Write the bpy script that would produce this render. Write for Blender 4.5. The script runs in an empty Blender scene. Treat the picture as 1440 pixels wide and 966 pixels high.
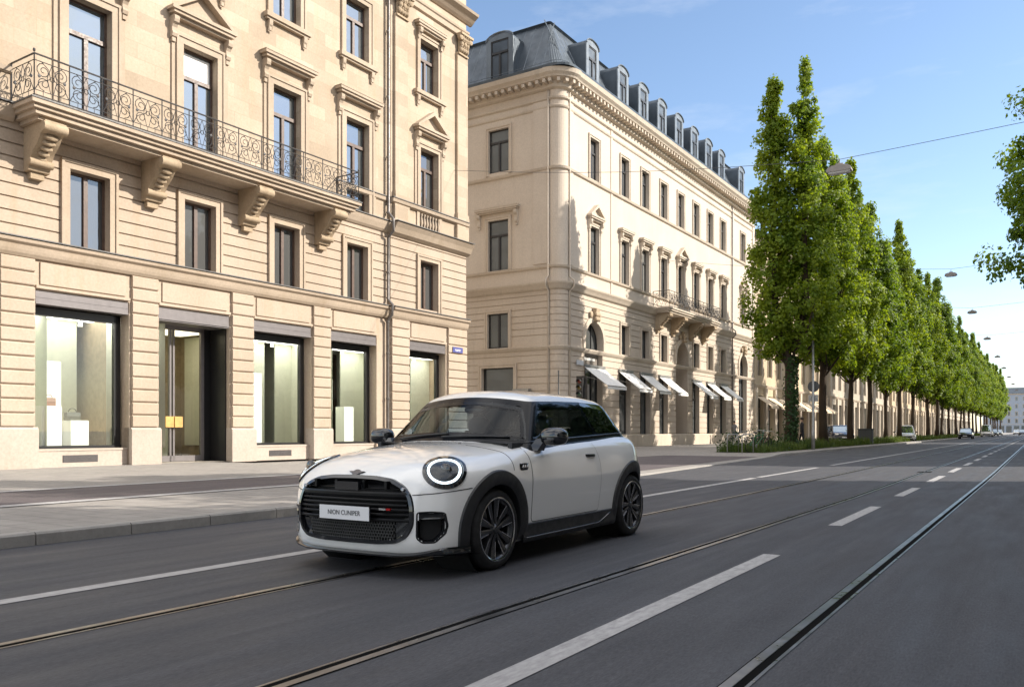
import bpy, bmesh, math, random
import numpy as np
from mathutils import Vector, Matrix, noise
R = math.radians
PI = math.pi
rnd = random.Random(7)
sc = bpy.context.scene
col = sc.collection

# ------------------------------------------------------------------ helpers
def tag(o, label=None, cat=None, group=None, kind=None):
    if label: o['label'] = label
    if cat: o['category'] = cat
    if group: o['group'] = group
    if kind: o['kind'] = kind
    return o

def empty(name, loc=(0, 0, 0), rz=0.0):
    o = bpy.data.objects.new(name, None)
    o.empty_display_size = 0.2
    o.location = loc
    o.rotation_euler = (0, 0, rz)
    col.objects.link(o)
    return o

def link(name, me, parent=None, loc=None):
    o = bpy.data.objects.new(name, me)
    col.objects.link(o)
    if parent: o.parent = parent
    if loc: o.location = loc
    return o

def copy_tree(o, parent=None):
    c = o.copy()
    col.objects.link(c)
    if parent: c.parent = parent
    for ch in list(o.children):
        copy_tree(ch, c)
    return c

class MB:
    """collects verts/faces; every call adds to one mesh"""
    def __init__(s, xf=None):
        s.v = []; s.f = []; s.mi = []; s.cur = 0; s.xf = xf
    def add(s, vs, fs):
        b = len(s.v)
        if s.xf is not None:
            vs = [s.xf @ Vector(p) for p in vs]
        s.v.extend([tuple(p) for p in vs])
        for f in fs:
            s.f.append([b + i for i in f]); s.mi.append(s.cur)
    def quad(s, a, b, c, d):
        s.add([a, b, c, d], [(0, 1, 2, 3)])
    def box(s, x0, x1, y0, y1, z0, z1):
        s.add([(x0,y0,z0),(x1,y0,z0),(x1,y1,z0),(x0,y1,z0),(x0,y0,z1),(x1,y0,z1),(x1,y1,z1),(x0,y1,z1)],
              [(0,3,2,1),(4,5,6,7),(0,1,5,4),(1,2,6,5),(2,3,7,6),(3,0,4,7)])
    def prism(s, prof, axis, a0, a1):
        """prof: closed 2D polygon in the other two axes (order x,y,z minus axis)"""
        def P(p, a):
            l = list(p); l.insert(axis, a); return tuple(l)
        n = len(prof)
        s.add([P(p, a0) for p in prof] + [P(p, a1) for p in prof],
              [tuple(range(n))[::-1], tuple(range(n, 2*n))] +
              [(i, (i+1) % n, n + (i+1) % n, n + i) for i in range(n)])
    def rings(s, rs, closed=True, cap0=False, cap1=False, loop=False):
        n = len(rs[0]); vs = [p for r in rs for p in r]; fs = []
        m = len(rs)
        for k in range(m if loop else m - 1):
            k2 = (k + 1) % m
            for i in range(n if closed else n - 1):
                j = (i + 1) % n
                fs.append((k*n+i, k*n+j, k2*n+j, k2*n+i))
        if cap0: fs.append(tuple(range(n))[::-1])
        if cap1: fs.append(tuple(range((m-1)*n, m*n)))
        s.add(vs, fs)
    def tube(s, pts, r, n=6, closed=False, caps=True):
        pts = [Vector(p) for p in pts]; m = len(pts); rs = []
        up0 = None
        for i, p in enumerate(pts):
            if closed: t = pts[(i+1) % m] - pts[i-1]
            else: t = pts[min(i+1, m-1)] - pts[max(i-1, 0)]
            if t.length < 1e-9: t = Vector((0, 0, 1))
            t.normalize()
            a = up0 if up0 is not None else (Vector((0,0,1)) if abs(t.z) < .9 else Vector((1,0,0)))
            u = a - t * a.dot(t)
            if u.length < 1e-6: u = Vector((1,0,0)) - t * t.x
            u.normalize(); up0 = u; w = t.cross(u)
            rr = r[i] if isinstance(r, (list, tuple)) else r
            rs.append([p + (u*math.cos(2*PI*k/n) + w*math.sin(2*PI*k/n))*rr for k in range(n)])
        s.rings(rs, True, caps and not closed, caps and not closed, closed)
    def lathe(s, prof, n=24, c=(0, 0, 0), axis=2, caps=True):
        """prof: list of (radius, height along axis)"""
        rs = []
        for r, h in prof:
            ring = []
            for k in range(n):
                a = 2*PI*k/n; p = [math.cos(a)*r, math.sin(a)*r]
                p.insert(axis, h) if axis < 2 else p.append(h)
                ring.append((p[0]+c[0], p[1]+c[1], p[2]+c[2]))
            rs.append(ring)
        s.rings(rs, True, caps, caps)
    def ellipsoid(s, c, r, nu=12, nv=8, e=1.0):
        rs = []
        f = lambda t: math.copysign(abs(t)**e, t)
        for j in range(nv+1):
            v = -PI/2 + PI*j/nv
            rs.append([(c[0]+r[0]*f(math.cos(v))*f(math.cos(2*PI*i/nu)), c[1]+r[1]*f(math.cos(v))*f(math.sin(2*PI*i/nu)), c[2]+r[2]*f(math.sin(v))) for i in range(nu)])
        s.rings(rs)
    def mesh(s, name, mats, smooth=False, recalc=True, weld=0.0, sharp=None):
        me = bpy.data.meshes.new(name)
        me.from_pydata(s.v, [], s.f)
        for m in (mats if isinstance(mats, (list, tuple)) else [mats]):
            me.materials.append(m)
        me.polygons.foreach_set('material_index', s.mi)
        if recalc or weld:
            bm = bmesh.new(); bm.from_mesh(me)
            if weld: bmesh.ops.remove_doubles(bm, verts=bm.verts, dist=weld)
            if recalc: bmesh.ops.recalc_face_normals(bm, faces=bm.faces)
            bm.to_mesh(me); bm.free()
        if smooth:
            me.polygons.foreach_set('use_smooth', [True]*len(me.polygons))
            if sharp: me.set_sharp_from_angle(angle=R(sharp))
        me.update()
        return me
    def build(s, name, mats, parent=None, loc=None, **k):
        return link(name, s.mesh(name, mats, **k), parent, loc)

# ------------------------------------------------------------------ materials
def NT(name):
    m = bpy.data.materials.new(name); m.use_nodes = True
    nt = m.node_tree
    b = nt.nodes['Principled BSDF']
    return m, nt, b
def nd(nt, t, **kw):
    n = nt.nodes.new(t)
    for k, v in kw.items():
        if k.startswith('i_'):
            key = k[2:]
            key = int(key) if key.isdigit() else key.replace('_', ' ')
            n.inputs[key].default_value = v
        else: setattr(n, k, v)
    return n
def mixc(nt, fac, a, b, mode='MIX'):
    n = nd(nt, 'ShaderNodeMix', data_type='RGBA', blend_type=mode)
    for sock, v in ((n.inputs[0], fac), (n.inputs[6], a), (n.inputs[7], b)):
        if isinstance(v, bpy.types.NodeSocket): nt.links.new(v, sock)
        elif isinstance(v, (int, float)): sock.default_value = v
        else: sock.default_value = (*v, 1) if len(v) == 3 else v
    return n.outputs[2]
def ramp(nt, src, lo, hi, a=0.0, b=1.0):
    n = nd(nt, 'ShaderNodeMapRange')
    n.inputs[1].default_value = lo; n.inputs[2].default_value = hi
    n.inputs[3].default_value = a; n.inputs[4].default_value = b
    nt.links.new(src, n.inputs[0]); return n.outputs[0]
def noi(nt, vec, scale, detail=4, rough=.55, stretch=None):
    if stretch:
        mp = nd(nt, 'ShaderNodeMapping'); mp.inputs[3].default_value = stretch
        nt.links.new(vec, mp.inputs[0]); vec = mp.outputs[0]
    n = nd(nt, 'ShaderNodeTexNoise'); n.inputs['Scale'].default_value = scale
    n.inputs['Detail'].default_value = detail; n.inputs['Roughness'].default_value = rough
    nt.links.new(vec, n.inputs['Vector']); return n.outputs[0]
def mul(c, k): return tuple(min(1, x*k) for x in c)

def plain(name, c, rough=.5, metal=0.0, spec=.5, coat=0.0, var=0.0, vs=6.0, emis=None, es=0.0):
    m, nt, b = NT(name)
    b.inputs['Base Color'].default_value = (*c, 1)
    b.inputs['Roughness'].default_value = rough
    b.inputs['Metallic'].default_value = metal
    b.inputs['Specular IOR Level'].default_value = spec
    if coat:
        b.inputs['Coat Weight'].default_value = coat; b.inputs['Coat Roughness'].default_value = .03
    if emis:
        b.inputs['Emission Color'].default_value = (*emis, 1); b.inputs['Emission Strength'].default_value = es
    if var:
        tc = nd(nt, 'ShaderNodeTexCoord')
        f = ramp(nt, noi(nt, tc.outputs['Object'], vs), .3, .7)
        nt.links.new(mixc(nt, f, mul(c, 1-var), mul(c, 1+var)), b.inputs['Base Color'])
        nt.links.new(ramp(nt, noi(nt, tc.outputs['Object'], vs*3), .3, .7, max(0, rough-.1), min(1, rough+.12)), b.inputs['Roughness'])
    return m

def stone(name, c, c2, block=None, dirt=(.25,.2,.15), dirt_amt=.35, rough=.85, bump=.15):
    """block: (width, height) of ashlar blocks, or None"""
    m, nt, b = NT(name)
    tc = nd(nt, 'ShaderNodeTexCoord'); o = tc.outputs['Object']
    big = ramp(nt, noi(nt, o, .45, 3), .35, .65)
    base = mixc(nt, big, c, c2)
    grain = ramp(nt, noi(nt, o, 14, 5, .7), .3, .7, .88, 1.08)
    if block:
        sp = nd(nt, 'ShaderNodeSeparateXYZ'); nt.links.new(o, sp.inputs[0])
        ad = nd(nt, 'ShaderNodeMath', operation='ADD'); nt.links.new(sp.outputs[0], ad.inputs[0]); nt.links.new(sp.outputs[1], ad.inputs[1])
        cb = nd(nt, 'ShaderNodeCombineXYZ'); nt.links.new(ad.outputs[0], cb.inputs[0]); nt.links.new(sp.outputs[2], cb.inputs[1])
        br = nd(nt, 'ShaderNodeTexBrick', offset=.5)
        br.inputs['Scale'].default_value = 1; br.inputs['Mortar Size'].default_value = .006
        br.inputs['Brick Width'].default_value = block[0]; br.inputs['Row Height'].default_value = block[1]
        br.inputs['Color1'].default_value = (.82, .79, .75, 1); br.inputs['Color2'].default_value = (1.12, 1.10, 1.08, 1)
        br.inputs['Mortar'].default_value = (.78, .74, .68, 1)
        nt.links.new(cb.outputs[0], br.inputs['Vector'])
        base = mixc(nt, .75, base, br.outputs['Color'], 'MULTIPLY')
    # rain streaks and soot with their own shape
    st = ramp(nt, noi(nt, o, 1.6, 5, .6, (1.6, 1.6, .18)), .52, .78, 0, dirt_amt)
    base = mixc(nt, st, base, mul(dirt, 1.0))
    hs = nd(nt, 'ShaderNodeCombineColor')
    for i in range(3): nt.links.new(grain, hs.inputs[i])
    base = mixc(nt, 1.0, base, hs.outputs[0], 'MULTIPLY')
    nt.links.new(base, b.inputs['Base Color'])
    b.inputs['Roughness'].default_value = rough
    b.inputs['Specular IOR Level'].default_value = .25
    bp = nd(nt, 'ShaderNodeBump'); bp.inputs['Strength'].default_value = bump; bp.inputs['Distance'].default_value = .02
    nt.links.new(noi(nt, o, 22, 5, .7), bp.inputs['Height']); nt.links.new(bp.outputs[0], b.inputs['Normal'])
    return m

def facing(nt, refl, pw_=4.0):
    lw = nd(nt, 'ShaderNodeLayerWeight'); lw.inputs[0].default_value = .5
    pw = nd(nt, 'ShaderNodeMath', operation='POWER'); nt.links.new(lw.outputs['Facing'], pw.inputs[0]); pw.inputs[1].default_value = pw_
    return ramp(nt, pw.outputs[0], 0, 1, refl, 1)
def window_glass(name, refl=.35, tint=(.02, .028, .03), wav=.03, gc=(.66, .82, 1.0)):
    """pane of a dark room: reflective, dark behind"""
    m, nt, b = NT(name)
    b.inputs['Base Color'].default_value = (*tint, 1)
    b.inputs['Roughness'].default_value = .6
    tc = nd(nt, 'ShaderNodeTexCoord')
    bp = nd(nt, 'ShaderNodeBump'); bp.inputs['Strength'].default_value = wav; bp.inputs['Distance'].default_value = .5
    nt.links.new(noi(nt, tc.outputs['Object'], .9, 2), bp.inputs['Height'])
    g = nd(nt, 'ShaderNodeBsdfGlossy'); g.inputs['Roughness'].default_value = .015; g.inputs[0].default_value = (*gc, 1)
    nt.links.new(bp.outputs[0], g.inputs['Normal'])
    f = facing(nt, refl)
    mx = nd(nt, 'ShaderNodeMixShader'); nt.links.new(f, mx.inputs[0])
    nt.links.new(b.outputs[0], mx.inputs[1]); nt.links.new(g.outputs[0], mx.inputs[2])
    nt.links.new(mx.outputs[0], nt.nodes['Material Output'].inputs[0])
    return m
def clear_glass(name, refl=.06, tint=(.9, .93, .92)):
    m, nt, b = NT(name); nt.nodes.remove(b)
    t = nd(nt, 'ShaderNodeBsdfTransparent'); t.inputs[0].default_value = (*tint, 1)
    g = nd(nt, 'ShaderNodeBsdfGlossy'); g.inputs['Roughness'].default_value = .01
    f = facing(nt, refl, 5.0)
    mx = nd(nt, 'ShaderNodeMixShader'); nt.links.new(f, mx.inputs[0])
    nt.links.new(t.outputs[0], mx.inputs[1]); nt.links.new(g.outputs[0], mx.inputs[2])
    nt.links.new(mx.outputs[0], nt.nodes['Material Output'].inputs[0])
    return m

def asphalt(name, c, c2, streak=True, scale=1.0, rough=.75, patch=0.0, spk=.5):
    m, nt, b = NT(name)
    tc = nd(nt, 'ShaderNodeTexCoord'); o = tc.outputs['Object']
    fine = ramp(nt, noi(nt, o, 90*scale, 4, .75, (1, .22, 1) if streak else None), .25, .75, 1-spk, 1+spk*1.1)
    big = ramp(nt, noi(nt, o, .35, 4, .6, (1, .35, 1)), .35, .7)
    mid = ramp(nt, noi(nt, o, 3.0, 5, .7, (1.4, .16, 1) if streak else None), .3, .72)
    base = mixc(nt, big, c, c2)
    base = mixc(nt, mid, mul(c, .72), base)
    if streak:
        sk = ramp(nt, noi(nt, o, 9.0, 5, .7, (1.0, .035, 1)), .32, .70)
        base = mixc(nt, sk, mul(c, .74), base)
        st = ramp(nt, noi(nt, o, .9, 5, .65), .60, .74, 0, .45)
        base = mixc(nt, st, base, mul(c, .62))
    hs = nd(nt, 'ShaderNodeCombineColor')
    for i in range(3): nt.links.new(fine, hs.inputs[i])
    base = mixc(nt, 1.0, base, hs.outputs[0], 'MULTIPLY')
    nt.links.new(base, b.inputs['Base Color'])
    nt.links.new(ramp(nt, noi(nt, o, 2.2, 4, .6, (1.4, .2, 1)), .3, .7, rough-.14, rough+.1), b.inputs['Roughness'])
    b.inputs['Specular IOR Level'].default_value = .4
    bp = nd(nt, 'ShaderNodeBump'); bp.inputs['Strength'].default_value = .35; bp.inputs['Distance'].default_value = .006
    nt.links.new(noi(nt, o, 70*scale, 4, .8, (1, .4, 1) if streak else None), bp.inputs['Height'])
    nt.links.new(bp.outputs[0], b.inputs['Normal'])
    return m

def paving(name, c, c2, bw, bh):
    m, nt, b = NT(name)
    tc = nd(nt, 'ShaderNodeTexCoord'); o = tc.outputs['Object']
    br = nd(nt, 'ShaderNodeTexBrick', offset=.5)
    br.inputs['Scale'].default_value = 1; br.inputs['Mortar Size'].default_value = .008
    br.inputs['Brick Width'].default_value = bw; br.inputs['Row Height'].default_value = bh
    br.inputs['Color1'].default_value = (*c, 1); br.inputs['Color2'].default_value = (*c2, 1); br.inputs['Mortar'].default_value = (*mul(c, .6), 1)
    nt.links.new(o, br.inputs['Vector'])
    g = ramp(nt, noi(nt, o, 5, 6, .7), .3, .7, .82, 1.12)
    hs = nd(nt, 'ShaderNodeCombineColor')
    for i in range(3): nt.links.new(g, hs.inputs[i])
    nt.links.new(mixc(nt, 1.0, br.outputs['Color'], hs.outputs[0], 'MULTIPLY'), b.inputs['Base Color'])
    b.inputs['Roughness'].default_value = .8
    return m

def paint_mark(name, c, worn):
    m, nt, b = NT(name)
    tc = nd(nt, 'ShaderNodeTexCoord'); o = tc.outputs['Object']
    w = ramp(nt, noi(nt, o, 26, 6, .75, (1, .3, 1)), .36, .62)
    w2 = ramp(nt, noi(nt, o, 2.0, 4, .6, (1, .25, 1)), .3, .7, .5, 1.0)
    mm = nd(nt, 'ShaderNodeMath', operation='MULTIPLY'); nt.links.new(w, mm.inputs[0]); nt.links.new(w2, mm.inputs[1])
    nt.links.new(mixc(nt, mm.outputs[0], worn, c), b.inputs['Base Color'])
    b.inputs['Roughness'].default_value = .65
    return m

def leafmat(name, c, c2, trans=.45):
    m, nt, b = NT(name)
    gi = nd(nt, 'ShaderNodeObjectInfo')
    ge = nd(nt, 'ShaderNodeNewGeometry')
    tc = nd(nt, 'ShaderNodeTexCoord')
    f = ramp(nt, noi(nt, tc.outputs['Object'], .75, 3), .36, .62)
    f2 = nd(nt, 'ShaderNodeMath', operation='MULTIPLY_ADD'); nt.links.new(ge.outputs['Random Per Island'], f2.inputs[0]); f2.inputs[1].default_value = .45; 
    h = nd(nt, 'ShaderNodeMath', operation='MULTIPLY'); nt.links.new(f, h.inputs[0]); h.inputs[1].default_value = .55
    nt.links.new(h.outputs[0], f2.inputs[2])
    cc = mixc(nt, f2.outputs[0], c, c2)
    nt.links.new(cc, b.inputs['Base Color']); b.inputs['Roughness'].default_value = .5
    b.inputs['Specular IOR Level'].default_value = .35
    t = nd(nt, 'ShaderNodeBsdfTranslucent')
    tcn = mixc(nt, 1.0, cc, (1.5, 1.35, .5, 1), 'MULTIPLY'); nt.links.new(tcn, t.inputs[0])
    mx = nd(nt, 'ShaderNodeMixShader'); mx.inputs[0].default_value = trans
    nt.links.new(b.outputs[0], mx.inputs[1]); nt.links.new(t.outputs[0], mx.inputs[2])
    nt.links.new(mx.outputs[0], nt.nodes['Material Output'].inputs[0])
    return m

M = {}
M['sand'] = stone('sandstone_ashlar', (.49, .405, .315), (.43, .35, .265), (1.15, .46), dirt=(.42, .29, .15), dirt_amt=.30)
M['sandr'] = stone('sandstone_rusticated', (.48, .39, .305), (.425, .34, .26), None, dirt=(.38, .26, .14), dirt_amt=.34)
M['trim'] = stone('sandstone_trim', (.475, .385, .295), (.40, .32, .24), None, dirt=(.30, .22, .13), dirt_amt=.35)
M['carved'] = stone('carved_stone', (.46, .36, .25), (.38, .29, .195), None, dirt=(.18, .13, .08), dirt_amt=.55, bump=.6)
M['granite'] = stone('pale_granite', (.49, .42, .36), (.43, .365, .305), None, dirt=(.38, .31, .24), dirt_amt=.3)
M['cream'] = stone('cream_render', (.60, .52, .43), (.56, .48, .395), None, dirt=(.42, .36, .29), dirt_amt=.22)
M['creamr'] = stone('cream_rusticated', (.56, .48, .395), (.51, .43, .345), None, dirt=(.36, .30, .23), dirt_amt=.35)
M['creamt'] = stone('cream_trim', (.585, .505, .41), (.52, .44, .355), None, dirt=(.28, .24, .18), dirt_amt=.35)
M['far1'] = stone('far_render_ochre', (.56, .45, .31), (.50, .40, .28), None, dirt=(.33, .27, .2))
M['far2'] = stone('far_render_grey', (.50, .44, .36), (.45, .39, .31), None, dirt=(.28, .25, .2))
M['pale1'] = stone('pale_render', (.68, .62, .53), (.64, .58, .49), None, dirt=(.45, .4, .33), dirt_amt=.2)
M['brown'] = plain('brown_window_wood', (.10, .062, .045), .45, var=.25)
M['darkframe'] = plain('dark_window_frame', (.028, .027, .027), .4, var=.2)
M['black'] = plain('black_shop_frame', (.014, .014, .015), .35)
M['lead'] = plain('lead_flashing', (.12, .115, .11), .55, var=.2)
M['shutter'] = plain('grey_roller_box', (.17, .155, .155), .45, metal=.3, var=.08)
M['zinc'] = plain('zinc_roof', (.080, .098, .118), .42, metal=.45, var=.25, vs=1.2)
M['zincl'] = plain('zinc_front', (.145, .168, .19), .45, metal=.35, var=.2, vs=1.5)
M['iron'] = plain('wrought_iron', (.075, .072, .072), .5, metal=.4, var=.3)
M['pipe'] = plain('downpipe_zinc', (.18, .165, .155), .45, metal=.6, var=.25)
M['pane'] = window_glass('window_pane', .30)
M['pane2'] = window_glass('window_pane_dim', .15, (.03, .03, .028))
M['panec'] = window_glass('window_pane_curtained', .14, (.17, .16, .14))
M['paneb'] = window_glass('window_pane_blind', .14, (.11, .105, .095))
M['pane3'] = window_glass('window_pane_pale', .16, (.06, .062, .058))
M['shopglass'] = clear_glass('shop_glass', .05, (.93, .95, .93))
M['inwall'] = plain('shop_wall_pale', (.66, .67, .56), .8, var=.04)
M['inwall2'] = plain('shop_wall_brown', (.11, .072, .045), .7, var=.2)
M['infloor'] = plain('shop_floor', (.42, .38, .32), .4)
M['lit'] = plain('shop_light_panel', (.8, .8, .78), .5, emis=(1, .97, .9), es=2.6)
M['litw'] = plain('shop_light_warm', (.8, .8, .78), .5, emis=(1, .85, .62), es=1.2)
M['white'] = plain('white_plinth_paint', (.82, .82, .79), .5)
M['awn'] = plain('white_awning_cloth', (.80, .79, .76), .8, var=.06)
M['awno'] = plain('sand_awning_cloth', (.62, .50, .36), .8, var=.1)
M['asphalt'] = asphalt('asphalt', (.063, .064, .072), (.088, .088, .097))
M['lane'] = asphalt('cycle_lane_asphalt', (.105, .088, .092), (.135, .113, .116))
M['pave'] = paving('pavement_slabs', (.25, .23, .21), (.285, .262, .238), .7, .35)
M['kerb'] = stone('kerb_granite', (.33, .31, .285), (.27, .255, .235), None, dirt=(.1, .095, .09))
M['mark'] = paint_mark('road_paint', (.46, .45, .44), (.27, .26, .26))
M['markdim'] = paint_mark('worn_road_paint', (.36, .35, .34), (.2, .19, .19))
M['rail'] = plain('polished_rail_steel', (.30, .285, .27), .33, metal=.95, var=.3, vs=2)
M['groove'] = plain('rail_groove', (.006, .006, .006), 1.0, spec=.05)
M['soil'] = asphalt('bed_soil', (.09, .075, .045), (.07, .08, .03), False)
M['bark'] = stone('bark', (.075, .052, .034), (.045, .032, .022), None, dirt=(.02, .016, .012), dirt_amt=.6, bump=1.0)
M['leaf1'] = leafmat('leaves_bright', (.085, .165, .013), (.26, .335, .028), .55)
M['leaf2'] = leafmat('leaves_deep', (.065, .14, .013), (.20, .28, .026), .54)
M['leafd'] = leafmat('leaves_dark', (.022, .055, .016), (.045, .088, .022), .35)
M['grass'] = leafmat('grass_blades', (.04, .085, .014), (.11, .15, .03), .3)
M['steel'] = plain('galvanised_steel', (.34, .34, .33), .45, metal=.6, var=.2)
M['lampgrey'] = plain('lamp_housing', (.30, .27, .25), .5, var=.1)
M['lampglass'] = plain('lamp_cover', (.6, .6, .58), .3)
M['wire'] = plain('span_wire', (.05, .05, .055), .6)

# ------------------------------------------------------------------ camera, light, sky
YAW = 32.16223818
cam = bpy.data.objects.new('camera', bpy.data.cameras.new('camera'))
col.objects.link(cam); sc.camera = cam
cam.location = (0, 0, 1.1)
cam.rotation_euler = (R(90), 0, R(YAW))
cam.data.sensor_width = 36; cam.data.sensor_fit = 'HORIZONTAL'
cam.data.lens = 36*1180/1440
cam.data.shift_y = (606-483)/1440
cam.data.clip_start = .1; cam.data.clip_end = 6000

SUN_EL, SUN_AZ = 31.0, 30.5           # azimuth: degrees from +X towards +Y
su = bpy.data.objects.new('sun', bpy.data.lights.new('sun', 'SUN')); col.objects.link(su)
d = Vector((math.cos(R(SUN_AZ))*math.cos(R(SUN_EL)), math.sin(R(SUN_AZ))*math.cos(R(SUN_EL)), math.sin(R(SUN_EL))))
su.rotation_euler = d.to_track_quat('Z', 'Y').to_euler()
su.data.energy = 2.95; su.data.angle = R(.5); su.data.color = (1.0, .925, .82)
w = bpy.data.worlds.new('World'); sc.world = w; w.use_nodes = True
nt = w.node_tree; bg = nt.nodes['Background']
sky = nd(nt, 'ShaderNodeTexSky', sky_type='NISHITA', sun_disc=False)
sky.sun_elevation = R(SUN_EL); sky.sun_rotation = R(90 - SUN_AZ)
sky.altitude = 500; sky.air_density = 1.0; sky.dust_density = .5; sky.ozone_density = 1.25
# thin cirrus to the north, unseen clouds added behind and overhead to fill shade
tcw = nd(nt, 'ShaderNodeTexCoord'); gen = tcw.outputs['Generated']
cl = ramp(nt, noi(nt, gen, 2.4, 7, .62, (1.0, 1.6, 4.5)), .50, .78, 0, .42)
bright = nd(nt, 'ShaderNodeRGB'); bright.outputs[0].default_value = (4.6, 4.8, 5.2, 1)
skyc = mixc(nt, cl, sky.outputs[0], bright.outputs[0])
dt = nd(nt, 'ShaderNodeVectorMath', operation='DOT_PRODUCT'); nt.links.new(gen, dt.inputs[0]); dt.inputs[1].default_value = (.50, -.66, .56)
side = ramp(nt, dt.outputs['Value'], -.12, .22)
fill_noise = ramp(nt, noi(nt, gen, 2.1, 8, .58, (1.0, 1.0, 1.7)), .40, .56)
mm = nd(nt, 'ShaderNodeMath', operation='MULTIPLY'); nt.links.new(side, mm.inputs[0]); nt.links.new(fill_noise, mm.inputs[1])
fill_cloud = nd(nt, 'ShaderNodeRGB'); fill_cloud.outputs[0].default_value = (8.4, 8.2, 8.0, 1)
skyc = mixc(nt, mm.outputs[0], skyc, fill_cloud.outputs[0])
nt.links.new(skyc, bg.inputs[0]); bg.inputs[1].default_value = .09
sc.view_settings.view_transform = 'Standard'; sc.view_settings.look = 'None'
sc.view_settings.exposure = 1.40; sc.view_settings.gamma = 1; sc.view_settings.use_curve_mapping = False
sc.cycles.max_bounces = 8; sc.cycles.transparent_max_bounces = 16; sc.cycles.use_denoising = True
sc.cycles.diffuse_bounces = 4; sc.cycles.glossy_bounces = 4
sc.cycles.sample_clamp_indirect = 6

# ------------------------------------------------------------------ ground, road, pavement
def sheet(name, pts, z, m, kind='structure', sub=None):
    b = MB(); b.add([(x, y, z) for x, y in pts], [tuple(range(len(pts)))])
    return tag(b.build(name, m), kind=kind)
sheet('ground', [(-2500, -800), (2500, -800), (2500, 4000), (-2500, 4000)], -.03, M['asphalt'])
sheet('road', [(-9.7, -60), (2.2, -60), (2.2, 900), (-9.7, 900)], 0, M['asphalt'])
KA = -8.2; KB = -9.55
# pavement: west side, with a dropped crossing at the side street
b = MB()
for (ya, yb, xa, xb, za, zb) in [(-60, 17.5, KA-.18, KA-.18, .12, .12), (17.5, 19.3, KA-.18, KA-.25, .12, .03), (19.3, 35.5, KA-.25, KB-.18, .03, .03),
                                 (35.5, 37.2, KB-.18, KB-.18, .03, .12), (37.2, 900, KB-.18, KB-.18, .12, .12)]:
    b.quad((-70, ya, za), (xa, ya, za), (xb, yb, zb), (-70, yb, zb))
tag(b.build('pavement', M['pave']), kind='structure')
def kerb(name, segs):
    b = MB()
    for (x0, y0, z0, x1, y1, z1) in segs:
        n = max(1, int((y1-y0)/1.0)) if y1 < 120 else 12
        for i in range(n):
            t0 = i/n; t1 = (i+1)/n - .012/max(.2, (y1-y0))
            a = (x0+(x1-x0)*t0, y0+(y1-y0)*t0, z0+(z1-z0)*t0); c = (x0+(x1-x0)*t1, y0+(y1-y0)*t1, z0+(z1-z0)*t1)
            ch = .02
            b.add([(a[0]-.18, a[1], a[2]+.004), (a[0]-ch, a[1], a[2]+.004), (a[0], a[1], a[2]-ch*.8), (a[0], a[1], -.02),
                   (c[0]-.18, c[1], c[2]+.004), (c[0]-ch, c[1], c[2]+.004), (c[0], c[1], c[2]-ch*.8), (c[0], c[1], -.02)],
                  [(0,1,5,4),(1,2,6,5),(2,3,7,6),(0,3,2,1),(4,5,6,7)])
    return tag(b.build(name, M['kerb']), kind='structure')
kerb('kerb', [(KA, -60, .12, KA, 17.5, .12), (KA, 17.5, .12, KA-.07, 19.3, .03), (KA-.07, 19.3, .03, KB, 35.5, .03), (KB, 35.5, .03, KB, 37.2, .12), (KB, 37.2, .12, KB, 119, .12), (KB, 119, .12, KB, 900, .12)])
b = MB()
b.quad((2.38, -60, .12), (70, -60, .12), (70, 900, .12), (2.38, 900, .12))
tag(b.build('pavement', M['pave']), kind='structure')
b = MB(); b.box(2.2, 2.38, -60, 900, -.02, .124)
tag(b.build('kerb', M['kerb']), kind='structure')
# cycle lane on the pavement with its two thin lines
sheet('cycle_path', [(-14.1, -60), (-11.35, -60), (-11.35, 17.4), (-14.1, 17.4)], .124, M['lane'])
for x in (-14.1, -11.35):
    sheet('cycle_path_marking', [(x-.14, -60), (x+.14, -60), (x+.14, 17.4), (x-.14, 17.4)], .130, M['mark'])
sheet('pavement_strip', [(-14.05, 19.6), (-9.0, 19.6), (-9.9, 35.0), (-14.05, 35.0)], .034, M['lane'])
# painted lines on the road
def rect(x0, x1, y0, y1, z, m, name='road_marking'):
    return sheet(name, [(x0, y0), (x1, y0), (x1, y1), (x0, y1)], z, m)
rect(-5.72, -5.57, -60, 19.6, .004, M['mark'])
rect(-5.72, -5.58, 20.0, 26.2, .004, M['mark'])
rect(-5.72, -5.58, 28.2, 300, .004, M['mark'])
dash = [(-9.5, -6.0), (-4.2, -.6), (.9, 7.55), (10.25, 13.15), (15.45, 17.9), (20.1, 23.0)]
while dash[-1][1] < 230: dash.append((dash[-1][0]+5.1, dash[-1][0]+8.0))
for ya, yb in dash: rect(-2.09, -1.94, ya, yb, .004, M['mark'])
# tram rails: steel head with groove beside it, set in the asphalt
def tram_rail(xs, inner=1, y0=-60, y1=700):
    # gentle bends as (y, x)
    n = 90; ys = [y0+(y1-y0)*(i/n)**2 if False else y0 + (y1-y0)*((i/n)**1.7) for i in range(n+1)]
    fx = lambda y: float(np.interp(y, [p[0] for p in xs], [p[1] for p in xs]))
    b = MB()
    strips = [(-.058, -.050, .003, 1), (-.050, .0, .005, 0), (.0, .045, .002, 1), (.045, .062, .004, 0)]
    if inner < 0: strips = [(-c, -a, z, mi) for a, c, z, mi in strips]
    for (a, c, z, mi) in strips:
        b.cur = mi
        for i in range(n):
            xa, xb = fx(ys[i]), fx(ys[i+1])
            b.quad((xa+a, ys[i], z), (xa+c, ys[i], z), (xb+c, ys[i+1], z), (xb+a, ys[i+1], z))
    return tag(b.build('road_tram_rail', [M['rail'], M['groove']], recalc=False), kind='structure')
tram_rail([(-60, -4.55), (2.3, -4.52), (8, -4.42), (16, -4.28), (700, -4.2)])
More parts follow.
